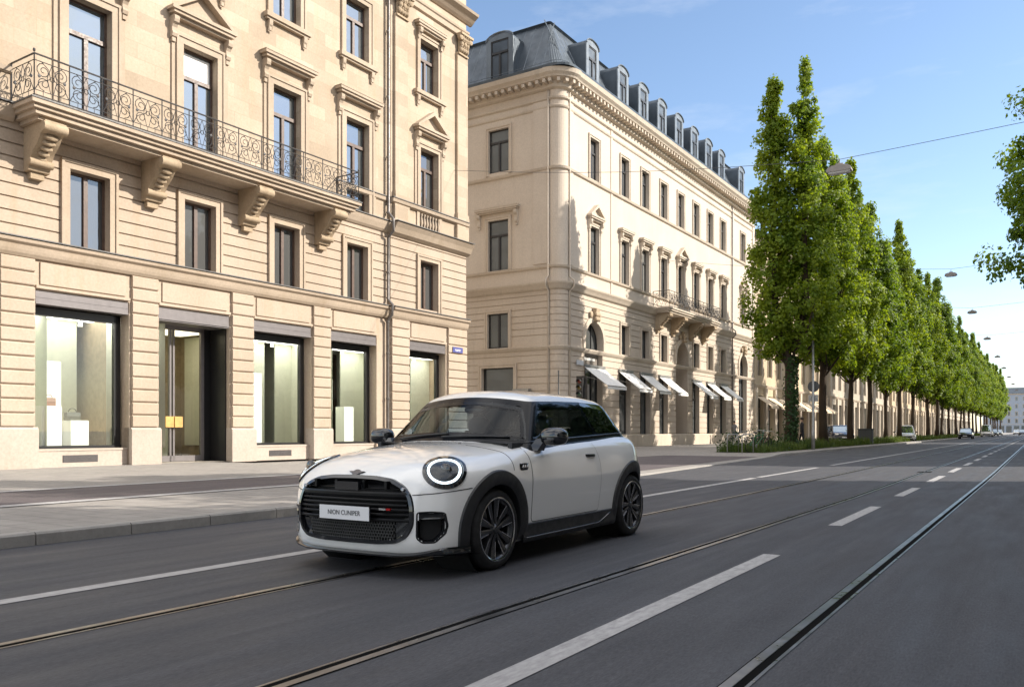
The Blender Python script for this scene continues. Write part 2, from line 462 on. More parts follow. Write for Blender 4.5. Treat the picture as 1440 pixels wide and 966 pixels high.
tram_rail([(-60, -2.82), (3, -2.8), (6, -2.75), (14, -2.6), (20, -2.6), (700, -2.6)], -1)
tram_rail([(-60, -1.16), (3.5, -1.12), (24, -1.0), (700, -1.0)])
tram_rail([(-60, .5), (700, .6)], -1)
rect(-2.78, -2.44, 24.7, 25.1, .007, M['groove'], 'road_drain')
# ------------------------------------------------------------------ facade kit (local frame: x = out of the wall, y = along it, z = up)
def wallgrid(b, u0, u1, z0, z1, ops, x=0.0, grooves=(), gd=.04, gw=.045, reveal=.28):
    zs = {z0, z1}; us = {u0, u1}; gi = []
    for g in grooves:
        if z0 < g-gw/2 and g+gw/2 < z1: zs |= {g-gw/2, g+gw/2}; gi.append(g)
    for o in ops:
        us |= {max(u0, o[0]), min(u1, o[1])}; zs |= {max(z0, o[2]), min(z1, o[3])}
    zs = sorted(zs); us = sorted(us)
    def off(za, zb):
        m = (za+zb)/2
        return -gd if any(abs(m-g) < gw/2 for g in gi) else 0.0
    def hole(ua, ub, za, zb):
        mu, mz = (ua+ub)/2, (za+zb)/2
        return any(o[0] < mu < o[1] and o[2] < mz < o[3] for o in ops)
    prev = None
    for k in range(len(zs)-1):
        za, zb = zs[k], zs[k+1]; xo = x+off(za, zb)
        cur = []
        for i in range(len(us)-1):
            ua, ub = us[i], us[i+1]
            h = hole(ua, ub, za, zb); cur.append((h, xo))
            if not h: b.quad((xo, ua, za), (xo, ub, za), (xo, ub, zb), (xo, ua, zb))
            if prev and not h and not prev[i][0] and abs(prev[i][1]-xo) > 1e-6:
                xp = prev[i][1]; b.quad((xp, ua, za), (xp, ub, za), (xo, ub, za), (xo, ua, za))
        prev = cur
    for o in ops:
        ua, ub, za, zb = o[:4]; xr = x-(o[5] if len(o) > 5 else reveal)
        arch = len(o) > 4 and o[4]
        zt = zb-(ub-ua)/2 if arch else zb
        b.quad((x, ua, za), (xr, ua, za), (xr, ua, zt), (x, ua, zt))
        b.quad((x, ub, za), (x, ub, zt), (xr, ub, zt), (xr, ub, za))
        b.quad((x, ua, za), (x, ub, za), (xr, ub, za), (xr, ua, za))
        if arch:
            uc, r, n = (ua+ub)/2, (ub-ua)/2, 14
            P = [(uc-r*math.cos(PI*i/n), zt+r*math.sin(PI*i/n)) for i in range(n+1)]
            for (a, za_), (c, zc_) in zip(P, P[1:]):
                b.quad((x, a, za_), (x, c, zc_), (x, c, zb), (x, a, zb))
                b.quad((x, a, za_), (xr, a, za_), (xr, c, zc_), (x, c, zc_))
        else:
            b.quad((x, ua, zb), (xr, ua, zb), (xr, ub, zb), (x, ub, zb))

_wc = {}; wr = random.Random(21)
def window(parent, T, uc, z0, w, h, xp, transom=None, mull=True, fm='brown', pm='pane', fw=.07, name='window'):
    if pm == 'pane3': pm = wr.choice(('pane3', 'pane3', 'pane2', 'pane2', 'paneb', 'panec'))
    key = (round(w, 2), round(h, 2), transom, mull, fm, pm)
    if key not in _wc:
        f = MB(); d = .07
        f.box(-d, 0, -w/2, -w/2+fw, 0, h); f.box(-d, 0, w/2-fw, w/2, 0, h)
        f.box(-d, 0, -w/2+fw, w/2-fw, 0, fw*1.2); f.box(-d, 0, -w/2+fw, w/2-fw, h-fw, h)
        zt = h-fw
        if transom:
            zt = transom; f.box(-d, .035, -w/2+fw, w/2-fw, zt-.06, zt+.06)
        if mull: f.box(-d, .025, -.06, .06, fw*1.2, zt-(.06 if transom else 0))
        p = MB(); p.box(-d*.75, -d*.5, -w/2+.02, w/2-.02, .02, h-.02)
        _wc[key] = (f.mesh('window_frame', M[fm]), p.mesh('window_pane', M[pm]))
    a, c = _wc[key]
    o = link(name, a, parent); o.matrix_local = T @ Matrix.Translation((xp, uc, z0))
    link('pane', c, o)
    return o

def surround(b, u0, u1, z0, z1, x, w=.2, p=.06, bottom=False):
    for (a, c) in ((u0-w, u0), (u1, u1+w)): b.box(x-.02, x+p, a, c, z0, z1)
    b.box(x-.02, x+p+.002, u0-w, u1+w, z1, z1+w)
    e = .055
    b.box(x-.02, x+p+.035, u0-w-e*.4, u0-w+e, z0, z1+w-e); b.box(x-.02, x+p+.035, u1+w-e, u1+w+e*.4, z0, z1+w-e)
    b.box(x-.02, x+p+.037, u0-w-e*.4, u1+w+e*.4, z1+w-e, z1+w+e*.4)
    if bottom: b.box(x-.02, x+p+.03, u0-w-.03, u1+w+.03, z0-.12, z0)

def console(b, u, z1, x, w=.17, h=.62, d=.26):
    """scrolled bracket, top at z1"""
    pr = [(0, 0), (d, 0), (d*1.02, -.1), (d*.92, -.19), (d*.66, -.24), (d*.5, -.32), (d*.5, -.42), (d*.62, -h+.12), (d*.5, -h+.03), (d*.2, -h), (0, -h)]
    b.prism([(x+p, z1+q) for p, q in pr], 1, u-w/2, u+w/2)
    b.box(x, x+.1, u-w*.35, u+w*.35, z1-h-.12, z1-h)

def hood(b, u0, u1, z, x, ped=0.0, d=.34, ch=.62):
    """cornice on consoles over a window; u0..u1 outer surround width, z = underside"""
    for u in (u0+.02, u1-.02): console(b, u, z, x, h=ch)
    e = .12
    b.box(x, x+d*.55, u0-e*.3, u1+e*.3, z, z+.08)
    b.box(x, x+d*.85, u0-e*.8, u1+e*.8, z+.08, z+.17)
    b.box(x, x+d, u0-e*1.4, u1+e*1.4, z+.17, z+.27)
    a, c, t = u0-e*1.4, u1+e*1.4, z+.27
    if ped:
        m = (a+c)/2; th = .17
        b.prism([(a+.25, t), (c-.25, t), (m, t+ped-.1)], 0, x, x+.1)
        for s in (a, c):
            b.prism([(s, t), (s+(m-s)*.16, t), (m, t+ped-th), (m, t+ped)], 0, x, x+d*.98)
    else:
        b.box(x, x+d+.015, a-.01, c+.01, t, t+.025)

def band(b, u0, u1, x, prof):
    """prof: list of (z, projection) from bottom to top"""
    b.prism([(x-.03, prof[0][0])] + [(x+p, z) for z, p in prof] + [(x-.03, prof[-1][0])], 1, u0, u1)

def spiral(cu, cz, r0, turns, a0, n=18, sgn=1):
    return [(cu+r0*(1-.78*i/n)*math.cos(a0+sgn*turns*2*PI*i/n), cz+r0*(1-.78*i/n)*math.sin(a0+sgn*turns*2*PI*i/n)) for i in range(n+1)]
def railing(b, path, z0, h, panel=.92, r=.011):
    """wrought iron railing with scrolls along a list of (x,y) corner points"""
    for (p, q) in zip(path, path[1:]):
        L = math.hypot(q[0]-p[0], q[1]-p[1]); ux, uy = (q[0]-p[0])/L, (q[1]-p[1])/L
        P = lambda s, z: (p[0]+ux*s, p[1]+uy*s, z0+z)
        for z, rr in ((.06, .016), (h*.17, .010), (h-.16, .012), (h, .024)):
            b.tube([P(0, z), P(L, z)], rr, 5)
        n = max(1, round(L/panel)); pw = L/n
        for k in range(n+1): b.tube([P(k*pw, 0), P(k*pw, h)], .016, 5)
        for k in range(n):
            c = (k+.5)*pw; za = h*.17; zb = h-.16; mid = (za+zb)/2; hh = (zb-za)
            for s in (-1, 1):
                b.tube([P(c+s*v[0], v[1]) for v in spiral(pw*.24, za+hh*.70, hh*.26, 1.5, PI*.5, 16, -1)], r, 4)
                b.tube([P(c+s*v[0], v[1]) for v in spiral(pw*.22, za+hh*.27, hh*.24, 1.4, -PI*.5, 16, 1)], r, 4)
                b.tube([P(c+s*pw*.48, za), P(c+s*pw*.36, za+hh*.28), P(c+s*pw*.04, mid), P(c+s*pw*.10, za+hh*.8), P(c+s*pw*.3, zb)], r, 4)
                b.tube([P(c+s*pw*.04, za), P(c+s*pw*.14, mid), P(c, zb)], r*.8, 4)
            b.tube([P(c+.06*math.cos(2*PI*i/8), mid+.06*math.sin(2*PI*i/8)) for i in range(8)], r, 4, closed=True)
            # leaf-like rosettes
            for s in (-1, 1): b.ellipsoid(P(c+s*pw*.36, za+hh*.5), (.018, .045, .05), 6, 4)
            for j in range(1, 4): b.tube([P(k*pw+pw*j/4, .06), P(k*pw+pw*j/4, za)], r*.7, 4)

def big_bracket(b, u, z1, x, w=.55, d=1.05, h=1.15):
    pr = [(0, 0), (d, 0), (d+.02, -.10), (d-.02, -.2), (d-.1, -.27), (d*.80, -.30), (d*.72, -.42), (d*.60, -.55), (d*.46, -.66), (d*.34, -.82), (d*.3, -.95), (d*.22, -h+.02), (.08, -h), (0, -h)]
    b.prism([(x+p, z1+q) for p, q in pr], 1, u-w/2, u+w/2)
    # volute rolls and acanthus relief on the front
    for (px, pz, r) in ((d-.07, -.15, .13), (d*.30, -.93, .10)):
        b.lathe([(r*.4, u-w/2-.04), (r, u-w/2-.03), (r, u+w/2+.03), (r*.4, u+w/2+.04)], 12, (x+px, 0, z1+pz), 1)
    for i in range(5):
        t = i/4; px = d*(.80-.46*t); pz = -.36-.46*t
        b.ellipsoid((x+px, u, z1+pz), (.07, w*.36*(1-.3*t), .085), 8, 5)
    b.box(x, x+.16, u-w*.32, u+w*.32, z1-h-.16, z1-h)

def capital(b, u, z0, x, w=.8, h=.85, d=.3):
    b.prism([(x, z0), (x+.06, z0), (x+.08, z0+h*.5), (x+d*.8, z0+h*.86), (x, z0+h*.86)], 1, u-w*.40, u+w*.40)
    b.box(x, x+d, u-w*.56, u+w*.56, z0+h*.88, z0+h); b.box(x, x+.1, u-w*.45, u+w*.45, z0-.07, z0)
    rr = random.Random(int(u*100))
    for row, (zf, n, s) in enumerate(((.22, 4, .13), (.5, 3, .14), (.74, 4, .12))):
        for i in range(n):
            uu = u-w*.38+w*.76*(i+.5)/n
            b.ellipsoid((x+.07+.05*row+rr.uniform(0, .03), uu, z0+h*zf), (.10, s*.75, s*1.1), 7, 5)
            b.ellipsoid((x+.15+.05*row, uu+rr.uniform(-.02, .02), z0+h*(zf+.1)), (.06, s*.45, .05), 6, 4)
    for s in (-1, 1): b.lathe([(.05, x+.05), (.13, x+.08), (.13, x+.24), (.05, x+.27)], 10, (0, u+s*w*.44, z0+h*.78), 0)

def arange(a, b, s):
    r = []
    while a < b: r.append(a); a += s
    return r

I4 = Matrix.Identity(4)
# ================================================================== corner-left sandstone building
B1 = tag(empty('sandstone_building', (-22.2702, 11.9662, 0), R(-.9639)), 'warm yellow sandstone building with shop fronts and a long iron balcony', 'building')
AX = [-5.6, -2.04, 1.5, 5.06, 8.57, 12.07]; AX5 = 16.28
UL = -8.0; UR = 13.85; UE = 18.95; XM = -.06; XE = .07
shop = [(-3.52, -.9), (.04, 2.70), (3.64, 6.22), (7.17, 9.78), (10.72, 13.22)]
# main wall
b = MB()
b.cur = 0
ops = [(a-.57, a+.57, 6.12, 8.22) for a in AX]
wallgrid(b, UL, UR, 6.0, 9.3, ops, XM, [6.42+.345*i for i in range(9)], reveal=.3)
b.cur = 1
ops = [(a-.62, a+.62, 9.5, 12.95) for a in AX] + [(a-.62, a+.62, 15.3, 17.55) for a in AX] + [(a-.62, a+.62, 20.6, 22.6) for a in AX]
wallgrid(b, UL, UR, 9.3, 24.0, ops, XM, reveal=.3)
b.cur = 0
wallgrid(b, UL, UR, .12, 6.0, [(s[0], s[1], .0, 4.82, False, .42) for s in shop], XM-.04)
# end bay, slightly proud
wallgrid(b, UR, UE, 6.0, 9.3, [(AX5-.6, AX5+.6, 6.22, 8.25)], XE, [6.42+.345*i for i in range(9)], reveal=.36)
b.cur = 1
wallgrid(b, UR, UE, 9.3, 24.0, [(AX5-.6, AX5+.6, 10.42, 12.95), (AX5-.6, AX5+.6, 15.3, 17.5), (AX5-.6, AX5+.6, 20.6, 22.6)], XE, reveal=.36)
b.cur = 0
wallgrid(b, UR, UE, .12, 6.0, [(15.02, 17.5, .0, 4.82, False, .48)], XE-.04)
for (za, zb, xx) in ((.12, 6.0, XE-.04), (6.0, 24, XE)):
    b.quad((XM-.2, UR, za), (xx, UR, za), (xx, UR, zb), (XM-.2, UR, zb))
    b.cur = 1
    b.quad((xx, UE, za), (-14, UE, za), (-14, UE, zb), (xx, UE, zb))
    b.quad((XM, UL, za), (-14, UL, za), (-14, UL, zb), (XM, UL, zb))
    b.quad((-14, UL, za), (-14, UE, za), (-14, UE, zb), (-14, UL, zb))
    b.cur = 0
b.build('wall', [M['sandr'], M['sand']], B1, recalc=False)
# rusticated piers of the ground floor with granite bases
def pier(u0, u1, x):
    b = MB(); z = 1.2
    n = 12; hh = (5.62-1.2)/n
    for i in range(n):
        b.box(x-.1, x+.055, u0, u1, z+.02, z+hh-.02)
        b.prism([(x+.054, z+.02), (x+.075, z+.045), (x+.075, z+hh-.045), (x+.054, z+hh-.02)], 1, u0+.006, u1-.006)
        b.box(x-.1, x+.02, u0+.01, u1-.01, z+hh-.02, z+hh+.02)
        z += hh
    b.build('pier', M['sandr'], B1)
    b = MB(); b.box(x-.3, x+.13, u0-.06, u1+.06, .10, 1.14); b.prism([(x-.3, 1.14), (x+.13, 1.14), (x+.075, 1.2), (x-.3, 1.2)], 1, u0-.06, u1+.06)
    b.build('pier_base', M['granite'], B1)
for a, c in ((-4.35, -3.56), (-.86, .0), (2.76, 3.60), (6.27, 7.13), (9.82, 10.66)): pier(a, c, XM-.02)
for a, c in ((13.90, 14.97), (17.6, 18.96)): pier(a, c, XE-.02)
# lintel panels and jamb strips over each shop opening
for a, c, x in [(a, c, XM) for a, c in shop]+[(15.02, 17.5, XE)]:
    b = MB(); b.box(x-.06, x+.0, a+.12, c-.12, 4.98, 5.56); b.box(x-.06, x+.03, a, c, 4.86, 4.94); b.build('lintel', M['sandr'], B1)
# string courses and cornices
b = MB()
for (u0, u1, x) in ((UL, UR, XM), (UR, UE+.02, XE)):
    band(b, u0, u1, x, [(5.62, .04), (5.70, .10), (5.78, .13), (5.9, .16), (5.96, .24), (6.04, .26), (6.07, .10)])
band(b, UL, -.55, XM, [(9.02, .05), (9.1, .12), (9.28, .2), (9.40, .24), (9.44, .08)])
band(b, 10.9, UR, XM, [(9.02, .05), (9.1, .12), (9.28, .2), (9.40, .24), (9.44, .08)])
band(b, UR, UE+.12, XE, [(8.95, .05), (9.05, .18), (9.25, .28), (9.42, .40), (9.47, .12)])
band(b, 11.0, UR, XM, [(10.24, .03), (10.28, .08), (10.40, .1), (10.43, .02)])
band(b, UL, -.6, XM, [(10.24, .03), (10.28, .08), (10.40, .1), (10.43, .02)])
band(b, UR, UE+.06, XE, [(10.22, .04), (10.28, .14), (10.40, .17), (10.43, .03)])
# entablature: architrave, frieze, main cornice
for (u0, u1, x) in ((UL, UR, XM), (UR, UE+.03, XE)):
    band(b, u0, u1, x, [(18.62, .02), (18.66, .1), (18.86, .12), (18.9, .17), (18.98, .19), (19.0, .05)])
    band(b, u0, u1+.3*(u1 > UR), x, [(19.4, .06), (19.48, .16), (19.6, .28), (19.72, .46), (19.82, .5), (19.86, .1)])
    band(b, u0, u1+.3*(u1 > UR), x, [(23.6, .06), (23.75, .3), (23.9, .6), (24.1, .7), (24.15, .1)])
b.build('cornice', M['trim'], B1)
b = MB()
for (u0, u1, x, z, d) in ((UL, UR, XM, 6.072, .27), (UR, UE+.03, XE, 6.072, .27), (10.9, UR, XM, 9.442, .25), (UL, -.55, XM, 9.442, .25), (UR, UE+.13, XE, 9.472, .41), (UR, UE+.07, XE, 10.432, .18), (11.0, UR, XM, 10.432, .11)):
    b.box(x, x+d, u0, u1, z, z+.03)
b.build('flashing', M['lead'], B1)
# end bay pilasters with capitals, pedestal zone, balustrade under the window
for u in (14.42, 18.55):
    w_ = .40 if u < 15 else .38; b = MB()
    b.box(XE-.02, XE+.11, u-w_, u+w_, 10.75, 17.85); b.box(XE-.02, XE+.17, u-w_-.05, u+w_+.05, 10.43, 10.6); b.box(XE-.02, XE+.15, u-w_-.03, u+w_+.03, 10.6, 10.75)
    b.box(XE-.02, XE+.14, u-w_-.05, u+w_+.05, 9.47, 10.22); b.build('pilaster', M['sand'], B1)
    b = MB(); capital(b, u, 17.85, XE+.08, 2*w_+.02, .82, .32); b.build('capital', M['carved'], B1, smooth=True, sharp=40)
b = MB()
b.box(XE-.02, XE+.05, 15.45, 15.62, 9.47, 10.22); b.box(XE-.02, XE+.05, 16.95, 17.12, 9.47, 10.22)
b.cur = 1; b.box(XE-.02, XE+.004, 15.62, 16.95, 9.55, 10.18); b.cur = 0
for i in range(7):
    u = 15.72+i*.188
    b.lathe([(.05, 9.56), (.05, 9.62), (.035, 9.66), (.065, 9.80), (.045, 9.95), (.03, 10.05), (.05, 10.1), (.05, 10.17)], 8, (XE+.06, u, 0), 2)
b.build('balustrade', [M['trim'], M['lead']], B1, smooth=True, sharp=50)
# window surrounds, hoods: each its own part
def part_of(root, name, m, fn, T=None, **k):
    b = MB(T); fn(b); return b.build(name, m, root, **k)
def sill_on_brackets(b, a, x):
    b.box(x, x+.2, a-1.0, a+1.0, 15.12, 15.28); b.box(x, x+.14, a-.96, a+.96, 15.05, 15.12)
    for s in (-1, 1): console(b, a+s*.78, 15.06, x, .15, .25, .14)
def sr_tall(b, a, ped):
    surround(b, a-.62, a+.62, 9.46, 12.95, XM, .24, .07)
    b.box(XM, XM+.05, a-.86-.16, a-.86, 9.46, 13.2); b.box(XM, XM+.05, a+.86, a+.86+.16, 9.46, 13.2)
    hood(b, a-1.0, a+1.0, 13.62, XM, ped=ped)
def sr_end(b):
    surround(b, AX5-.6, AX5+.6, 10.45, 12.95, XE, .2, .06)
    for s in (-1, 1): b.box(XE, XE+.05, AX5+s*.88-.08, AX5+s*.88+.08, 10.45, 13.1)
    hood(b, AX5-.9, AX5+.9, 13.5, XE, ped=.78)
for i, a in enumerate(AX):
    part_of(B1, 'window_surround', M['trim'], lambda b: surround(b, a-.57, a+.57, 6.07, 8.22, XM, .22, .05))
    part_of(B1, 'window_surround', M['trim'], lambda b: sr_tall(b, a, .85 if i in (1, 3) else 0))
    part_of(B1, 'window_surround', M['trim'], lambda b: (surround(b, a-.62, a+.62, 15.3, 17.55, XM, .22, .05), sill_on_brackets(b, a, XM)))
part_of(B1, 'window_surround', M['trim'], lambda b: surround(b, AX5-.6, AX5+.6, 6.10, 8.25, XE, .2, .05))
part_of(B1, 'window_surround', M['trim'], sr_end)
part_of(B1, 'window_surround', M['trim'], lambda b: (surround(b, AX5-.6, AX5+.6, 15.3, 17.5, XE, .2, .05), hood(b, AX5-.78, AX5+.78, 17.85, XE, d=.26, ch=.1), sill_on_brackets(b, AX5, XE)))
for a in AX:
    window(B1, I4, a, 6.12, 1.14, 2.10, XM-.22, None, True, pm='pane2')
    window(B1, I4, a, 9.5, 1.24, 3.45, XM-.2, 2.55)
    window(B1, I4, a, 15.3, 1.24, 2.25, XM-.2, 1.55)
    if a == AX[3]:
        q = MB(); q.box(XM-.232, XM-.226, a-.52, a+.52, 12.12, 12.82); q.build('blind', M['white'], B1)
    window(B1, I4, a, 20.6, 1.24, 2.0, XM-.2, 1.4)
window(B1, I4, AX5, 6.22, 1.2, 2.03, XE-.26, None, True, pm='pane2')
window(B1, I4, AX5, 10.42, 1.2, 2.53, XE-.24, 1.75, pm='pane2')
window(B1, I4, AX5, 15.3, 1.2, 2.2, XE-.24, 1.5)
window(B1, I4, AX5, 20.6, 1.2, 2.0, XE-.24, 1.4)
# balcony
bal = MB(); P_ = 1.12; b0, b1 = -.58, 10.98
bal.box(XM-.02, XM+P_, b0, b1, 9.20, 9.30); bal.box(XM-.02, XM+P_-.08, b0+.08, b1-.08, 9.08, 9.20)
bal.box(XM-.02, XM+P_+.08, b0-.08, b1+.08, 9.30, 9.40); bal.box(XM-.02, XM+P_-.2, b0+.2, b1-.2, 8.98, 9.08)
balc = bal.build('balcony', M['trim'], B1)
b = MB(); b.box(XM, XM+P_+.1, b0-.1, b1+.1, 9.402, 9.44); b.build('flashing', M['lead'], balc)
b = MB(); railing(b, [(XM+.02, b0), (XM+P_, b0), (XM+P_, b1), (XM+.02, b1)], 9.44, 1.08)
for u in (b0, b1): b.ellipsoid((XM+P_, u, 9.44+1.16), (.035, .035, .05), 8, 6)
b.build('railing', M['iron'], balc)
for u in (.0, 3.33, 6.8, 10.15):
    b = MB(); big_bracket(b, u, 8.98, XM); b.build('bracket', M['carved'], balc, smooth=True, sharp=35)
# shops
def shopwin(u0, u1, x, gap=(.34, .56)):
    f = MB(); xr = x-.40; c0, c1 = u0+.05, u1-.05
    f.box(xr-.06, xr+.06, c0, c0+.09, .60, 4.42); f.box(xr-.06, xr+.06, c1-.20, c1, .60, 4.42)
    f.box(xr-.06, xr+.06, c0, c1, 4.20, 4.42); f.box(xr-.06, xr+.10, c0, c1, .60, .70)
    w = f.build('shop_window', M['black'], B1)
    p = MB(); p.box(xr-.015, xr, c0+.09, c1-.20, .70, 4.20); p.build('pane', M['shopglass'], w)
    s = MB(); s.box(x-.38, x-.02, u0+.02, u1-.02, 4.50, 4.82); s.box(x-.39, x-.0, u0+.02, u1-.02, 4.46, 4.51); s.box(x-.375, x-.012, u0+.03, u1-.03, 4.63, 4.66)
    s.build('roller_box', M['shutter'], w)
    s = MB(); s.box(x-.5, x-.10, u0, u1, .10, .60); s.box(x-.5, x-.08, u0, u1, .56, .62); s.build('sill', M['granite'], w)
    if u0 < 10:
        g = MB(); m = (u0+u1)/2-.05
        g.cur = 1; g.box(x-.12, x-.097, m-.5, m+.5, .24, .44); g.cur = 0
        for i in range(7): g.box(x-.11, x-.08, m-.49, m+.49, .253+i*.027, .266+i*.027)
        g.build('vent', [M['shutter'], M['black']], w)
    # room behind the glass
    r = MB(); D = 3.2; xi = xr-.08; m = MB()
    r.cur = 0
    r.quad((xi, u0, .6), (xi-D, u0, .6), (xi-D, u0, 4.4), (xi, u0, 4.4)); 
    ue = u1+1.5
    r.quad((xi-D, ue, .6), (xi, ue, .6), (xi, ue, 4.4), (xi-D, ue, 4.4))
    r.quad((xi, u0, 4.4), (xi, ue, 4.4), (xi-D, ue, 4.4), (xi-D, u0, 4.4))
    g0, g1 = u0+(u1-u0)*.86, u0+(u1-u0)*1.05
    r.box(xi-D*.5-.05, xi-D*.5, u0, g0, .6, 4.4)
    r.box(xi-D*.5-.05, xi-D*.5, g1, ue, .6, 4.4)
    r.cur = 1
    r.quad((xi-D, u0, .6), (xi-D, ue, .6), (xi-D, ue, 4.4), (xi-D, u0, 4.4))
    r.cur = 2; r.quad((xi, u0, .62), (xi, ue, .62), (xi-D, ue, .62), (xi-D, u0, .62))
    r.build('shop_interior', [M['inwall'], M['inwall2'], M['infloor']], w, recalc=False)
    # track spots
    t = MB()
    for k in range(3):
        u = u0+.5+k*.75
        t.lathe([(.02, 4.4), (.02, 4.3), (.06, 4.28), (.07, 4.14)], 8, (xi-.9, u, 0), 2)
    t.build('spotlight', M['white'], w)
    t = MB(); t.box(xi-1.42, xi-.3, u0+.3, ue-.3, 4.36, 4.385); t.build('ceiling_light', M['lit'], w)
    return w
for i, (a, c) in enumerate(shop):
    if i != 2: shopwin(a, c, XM-.04)
shopwin(15.02, 17.5, XE-.04)
# shop door in its deep dark porch
u0, u1 = shop[2]; x = XM-.04
dr = MB(); xd = x-.95
dr.box(xd-.05, xd+.05, u0+.05, u0+.16, .14, 4.4); dr.box(xd-.05, xd+.05, u1-.42, u1-.30, .14, 4.4); dr.box(xd-.05, xd+.05, u0+.05, u1-.3, 4.3, 4.42)
dr.box(xd-.05, xd+.05, (u0+u1)/2-.28, (u0+u1)/2-.22, .14, 4.3); dr.box(xd-.05, xd+.05, (u0+u1)/2-.16, (u0+u1)/2-.10, .14, 4.3)
dr.box(xd-.05, xd+.05, u0+.16, u1-.42, .14, .32)
door = dr.build('shop_door', M['shutter'], B1)
p = MB(); p.box(xd-.012, xd, u0+.16, u1-.42, .32, 4.3); p.build('pane', M['shopglass'], door)
h = MB(); m_ = (u0+u1)/2-.19
for s in (-1, 1): h.box(xd+.05, xd+.16, m_+s*.16-.14, m_+s*.16+.14, 1.22, 1.56)
h.build('handle', plain('oak_block', (.55, .33, .10), .5, var=.2), door)
s = MB(); s.box(x-.9, x-.02, u0+.02, u1-.02, 4.42, 4.44); s.box(x-.38, x-.02, u0+.02, u1-.02, 4.50, 4.82); s.box(x-.39, x, u0+.02, u1-.02, 4.46, 4.51)
s.build('roller_box', M['shutter'], door)
for q in ((x-.98, x-.16, u1-.05, u1-.01), (x-1.0, x-.9, u1-.30, u1-.06), (x-.95, x-.3, u0+.01, u0+.05)):
    s = MB(); s.box(*q, .12, 4.42); s.build('porch_panel', M['black'], door)
r = MB(); D = 3.0
r.cur = 1; r.quad((xd-D, u0-1, .12), (xd-D, u1+1, .12), (xd-D, u1+1, 4.5), (xd-D, u0-1, 4.5))
r.quad((xd-.1, u0-1, .12), (xd-D, u0-1, .12), (xd-D, u0-1, 4.5), (xd-.1, u0-1, 4.5)); r.quad((xd-.1, u1+1, .12), (xd-D, u1+1, .12), (xd-D, u1+1, 4.5), (xd-.1, u1+1, 4.5))
r.cur = 2; r.quad((x, u0-1, .125), (x, u1+1, .125), (xd-D, u1+1, .125), (xd-D, u0-1, .125)); r.cur = 0; r.quad((xd-.1, u0-1, 4.45), (xd-.1, u1+1, 4.45), (xd-D, u1+1, 4.45), (xd-D, u0-1, 4.45))
r.box(xd-2.2, xd-1.7, u1-.9, u1-.2, .12, 1.2)
t = MB(); t.box(xd-2.2, xd-.4, u0-.4, u1+.4, 4.39, 4.42); t.build('ceiling_light', M['litw'], door)
r.build('shop_interior', [M['inwall'], plain('shop_wall_taupe', (.30, .235, .155), .7, var=.15), M['infloor']], door, recalc=False)
# rain pipe
b = MB(); up = 13.72
b.tube([(XM+.10, up, .3), (XM+.10, up, 5.5), (XM+.32, up, 5.72), (XM+.36, up, 6.1), (XM+.12, up, 6.35), (XM+.12, up, 8.8), (XM+.4, up, 9.05), (XM+.4, up, 9.5), (XM+.14, up, 9.8), (XM+.14, up, 18.9), (XM+.5, up, 19.3), (XM+.5, up, 20)], .06, 10)
for z in (1.0, 2.4, 4.2, 5.45, 7.4, 9.8, 12, 14.4, 17): b.lathe([(.062, z-.04), (.08, z-.03), (.08, z+.03), (.062, z+.04)], 10, (XM+.12-.02*(z < 5.6), up, 0), 2); 
b.build('downpipe', M['pipe'], B1, smooth=True, sharp=40)
b = MB(); b.prism([(.6, 24.1), (.6, 24.2), (-5, 28.5), (-9.5, 28.5), (-14.2, 24.2), (-14.2, 24.1)], 1, UL, UE+.2); b.build('roof', M['zinc'], B1)

def b1(x, u, z):   # world point of a B1 local point
    a = R(-.9639); return (-22.2702+x*math.cos(a)-u*math.sin(a), 11.9662+x*math.sin(a)+u*math.cos(a), z)
# things shown in the windows
def block(name, label, cat, x, u, z, dx, du, dz, m, group=None):
    b = MB(); e = .012
    b.box(-dx/2, dx/2, -du/2, du/2, 0, dz-e); b.box(-dx/2+e, dx/2-e, -du/2+e, du/2-e, dz-e, dz)
    o = tag(b.build(name, m), label, cat, group); o.location = b1(x, u, z); o.rotation_euler = (0, 0, R(-.9639)); return o
G_ = 'white display plinths in the shop windows'
block('display_plinth', 'tall white plinth carrying a brown bag in the leftmost shop window', 'plinth', -.95, .80, .62, .5, .55, 1.17, M['white'], G_)
block('display_screen', 'white standing board behind the brown bag in the leftmost shop window', 'panel', -1.35, 1.02, .62, .06, .74, 2.45, M['white'])
block('display_plinth', 'low white plinth carrying a dark bag in the leftmost shop window', 'plinth', -.95, 1.60, .62, .45, .52, .78, M['white'], G_)
block('display_screen', 'narrow white standing board at the left of the shop window right of the door', 'panel', -.95, 7.98, .62, .06, .5, 2.5, M['white'])
block('display_plinth', 'white plinth in the shop window beside the downpipe, left of its pale panel', 'plinth', -.85, 12.22, .62, .45, .52, 1.42, M['white'], G_)
block('display_screen', 'white standing board in the shop window beside the downpipe', 'panel', -1.3, 11.75, .62, .06, .45, 2.5, M['white'])
def handbag(label, x, u, z, w, h, m):
    r = tag(empty('handbag', b1(x, u, z), R(-.9639)), label, 'bag', 'handbags in the shop window')
    b = MB(); b.prism([(-.07, 0), (.07, 0), (.06, h), (-.06, h)], 1, -w/2, w/2); b.prism([(.06, h*.45), (.085, h*.5), (.07, h+.01), (.05, h+.01)], 1, -w/2+.005, w/2-.005); b.build('bag_body', m, r)
    b = MB(); b.tube([(0, -w*.3*math.cos(PI*i/8), h+w*.3*math.sin(PI*i/8)) for i in range(9)], .011, 6); b.build('handle', m, r)
handbag('brown leather handbag on the tall white plinth', -.9, .82, 1.79, .32, .22, plain('brown_leather', (.20, .075, .045), .4))
handbag('dark green handbag on the low white plinth', -.9, 1.48, 1.40, .40, .22, plain('dark_leather', (.025, .035, .035), .4))
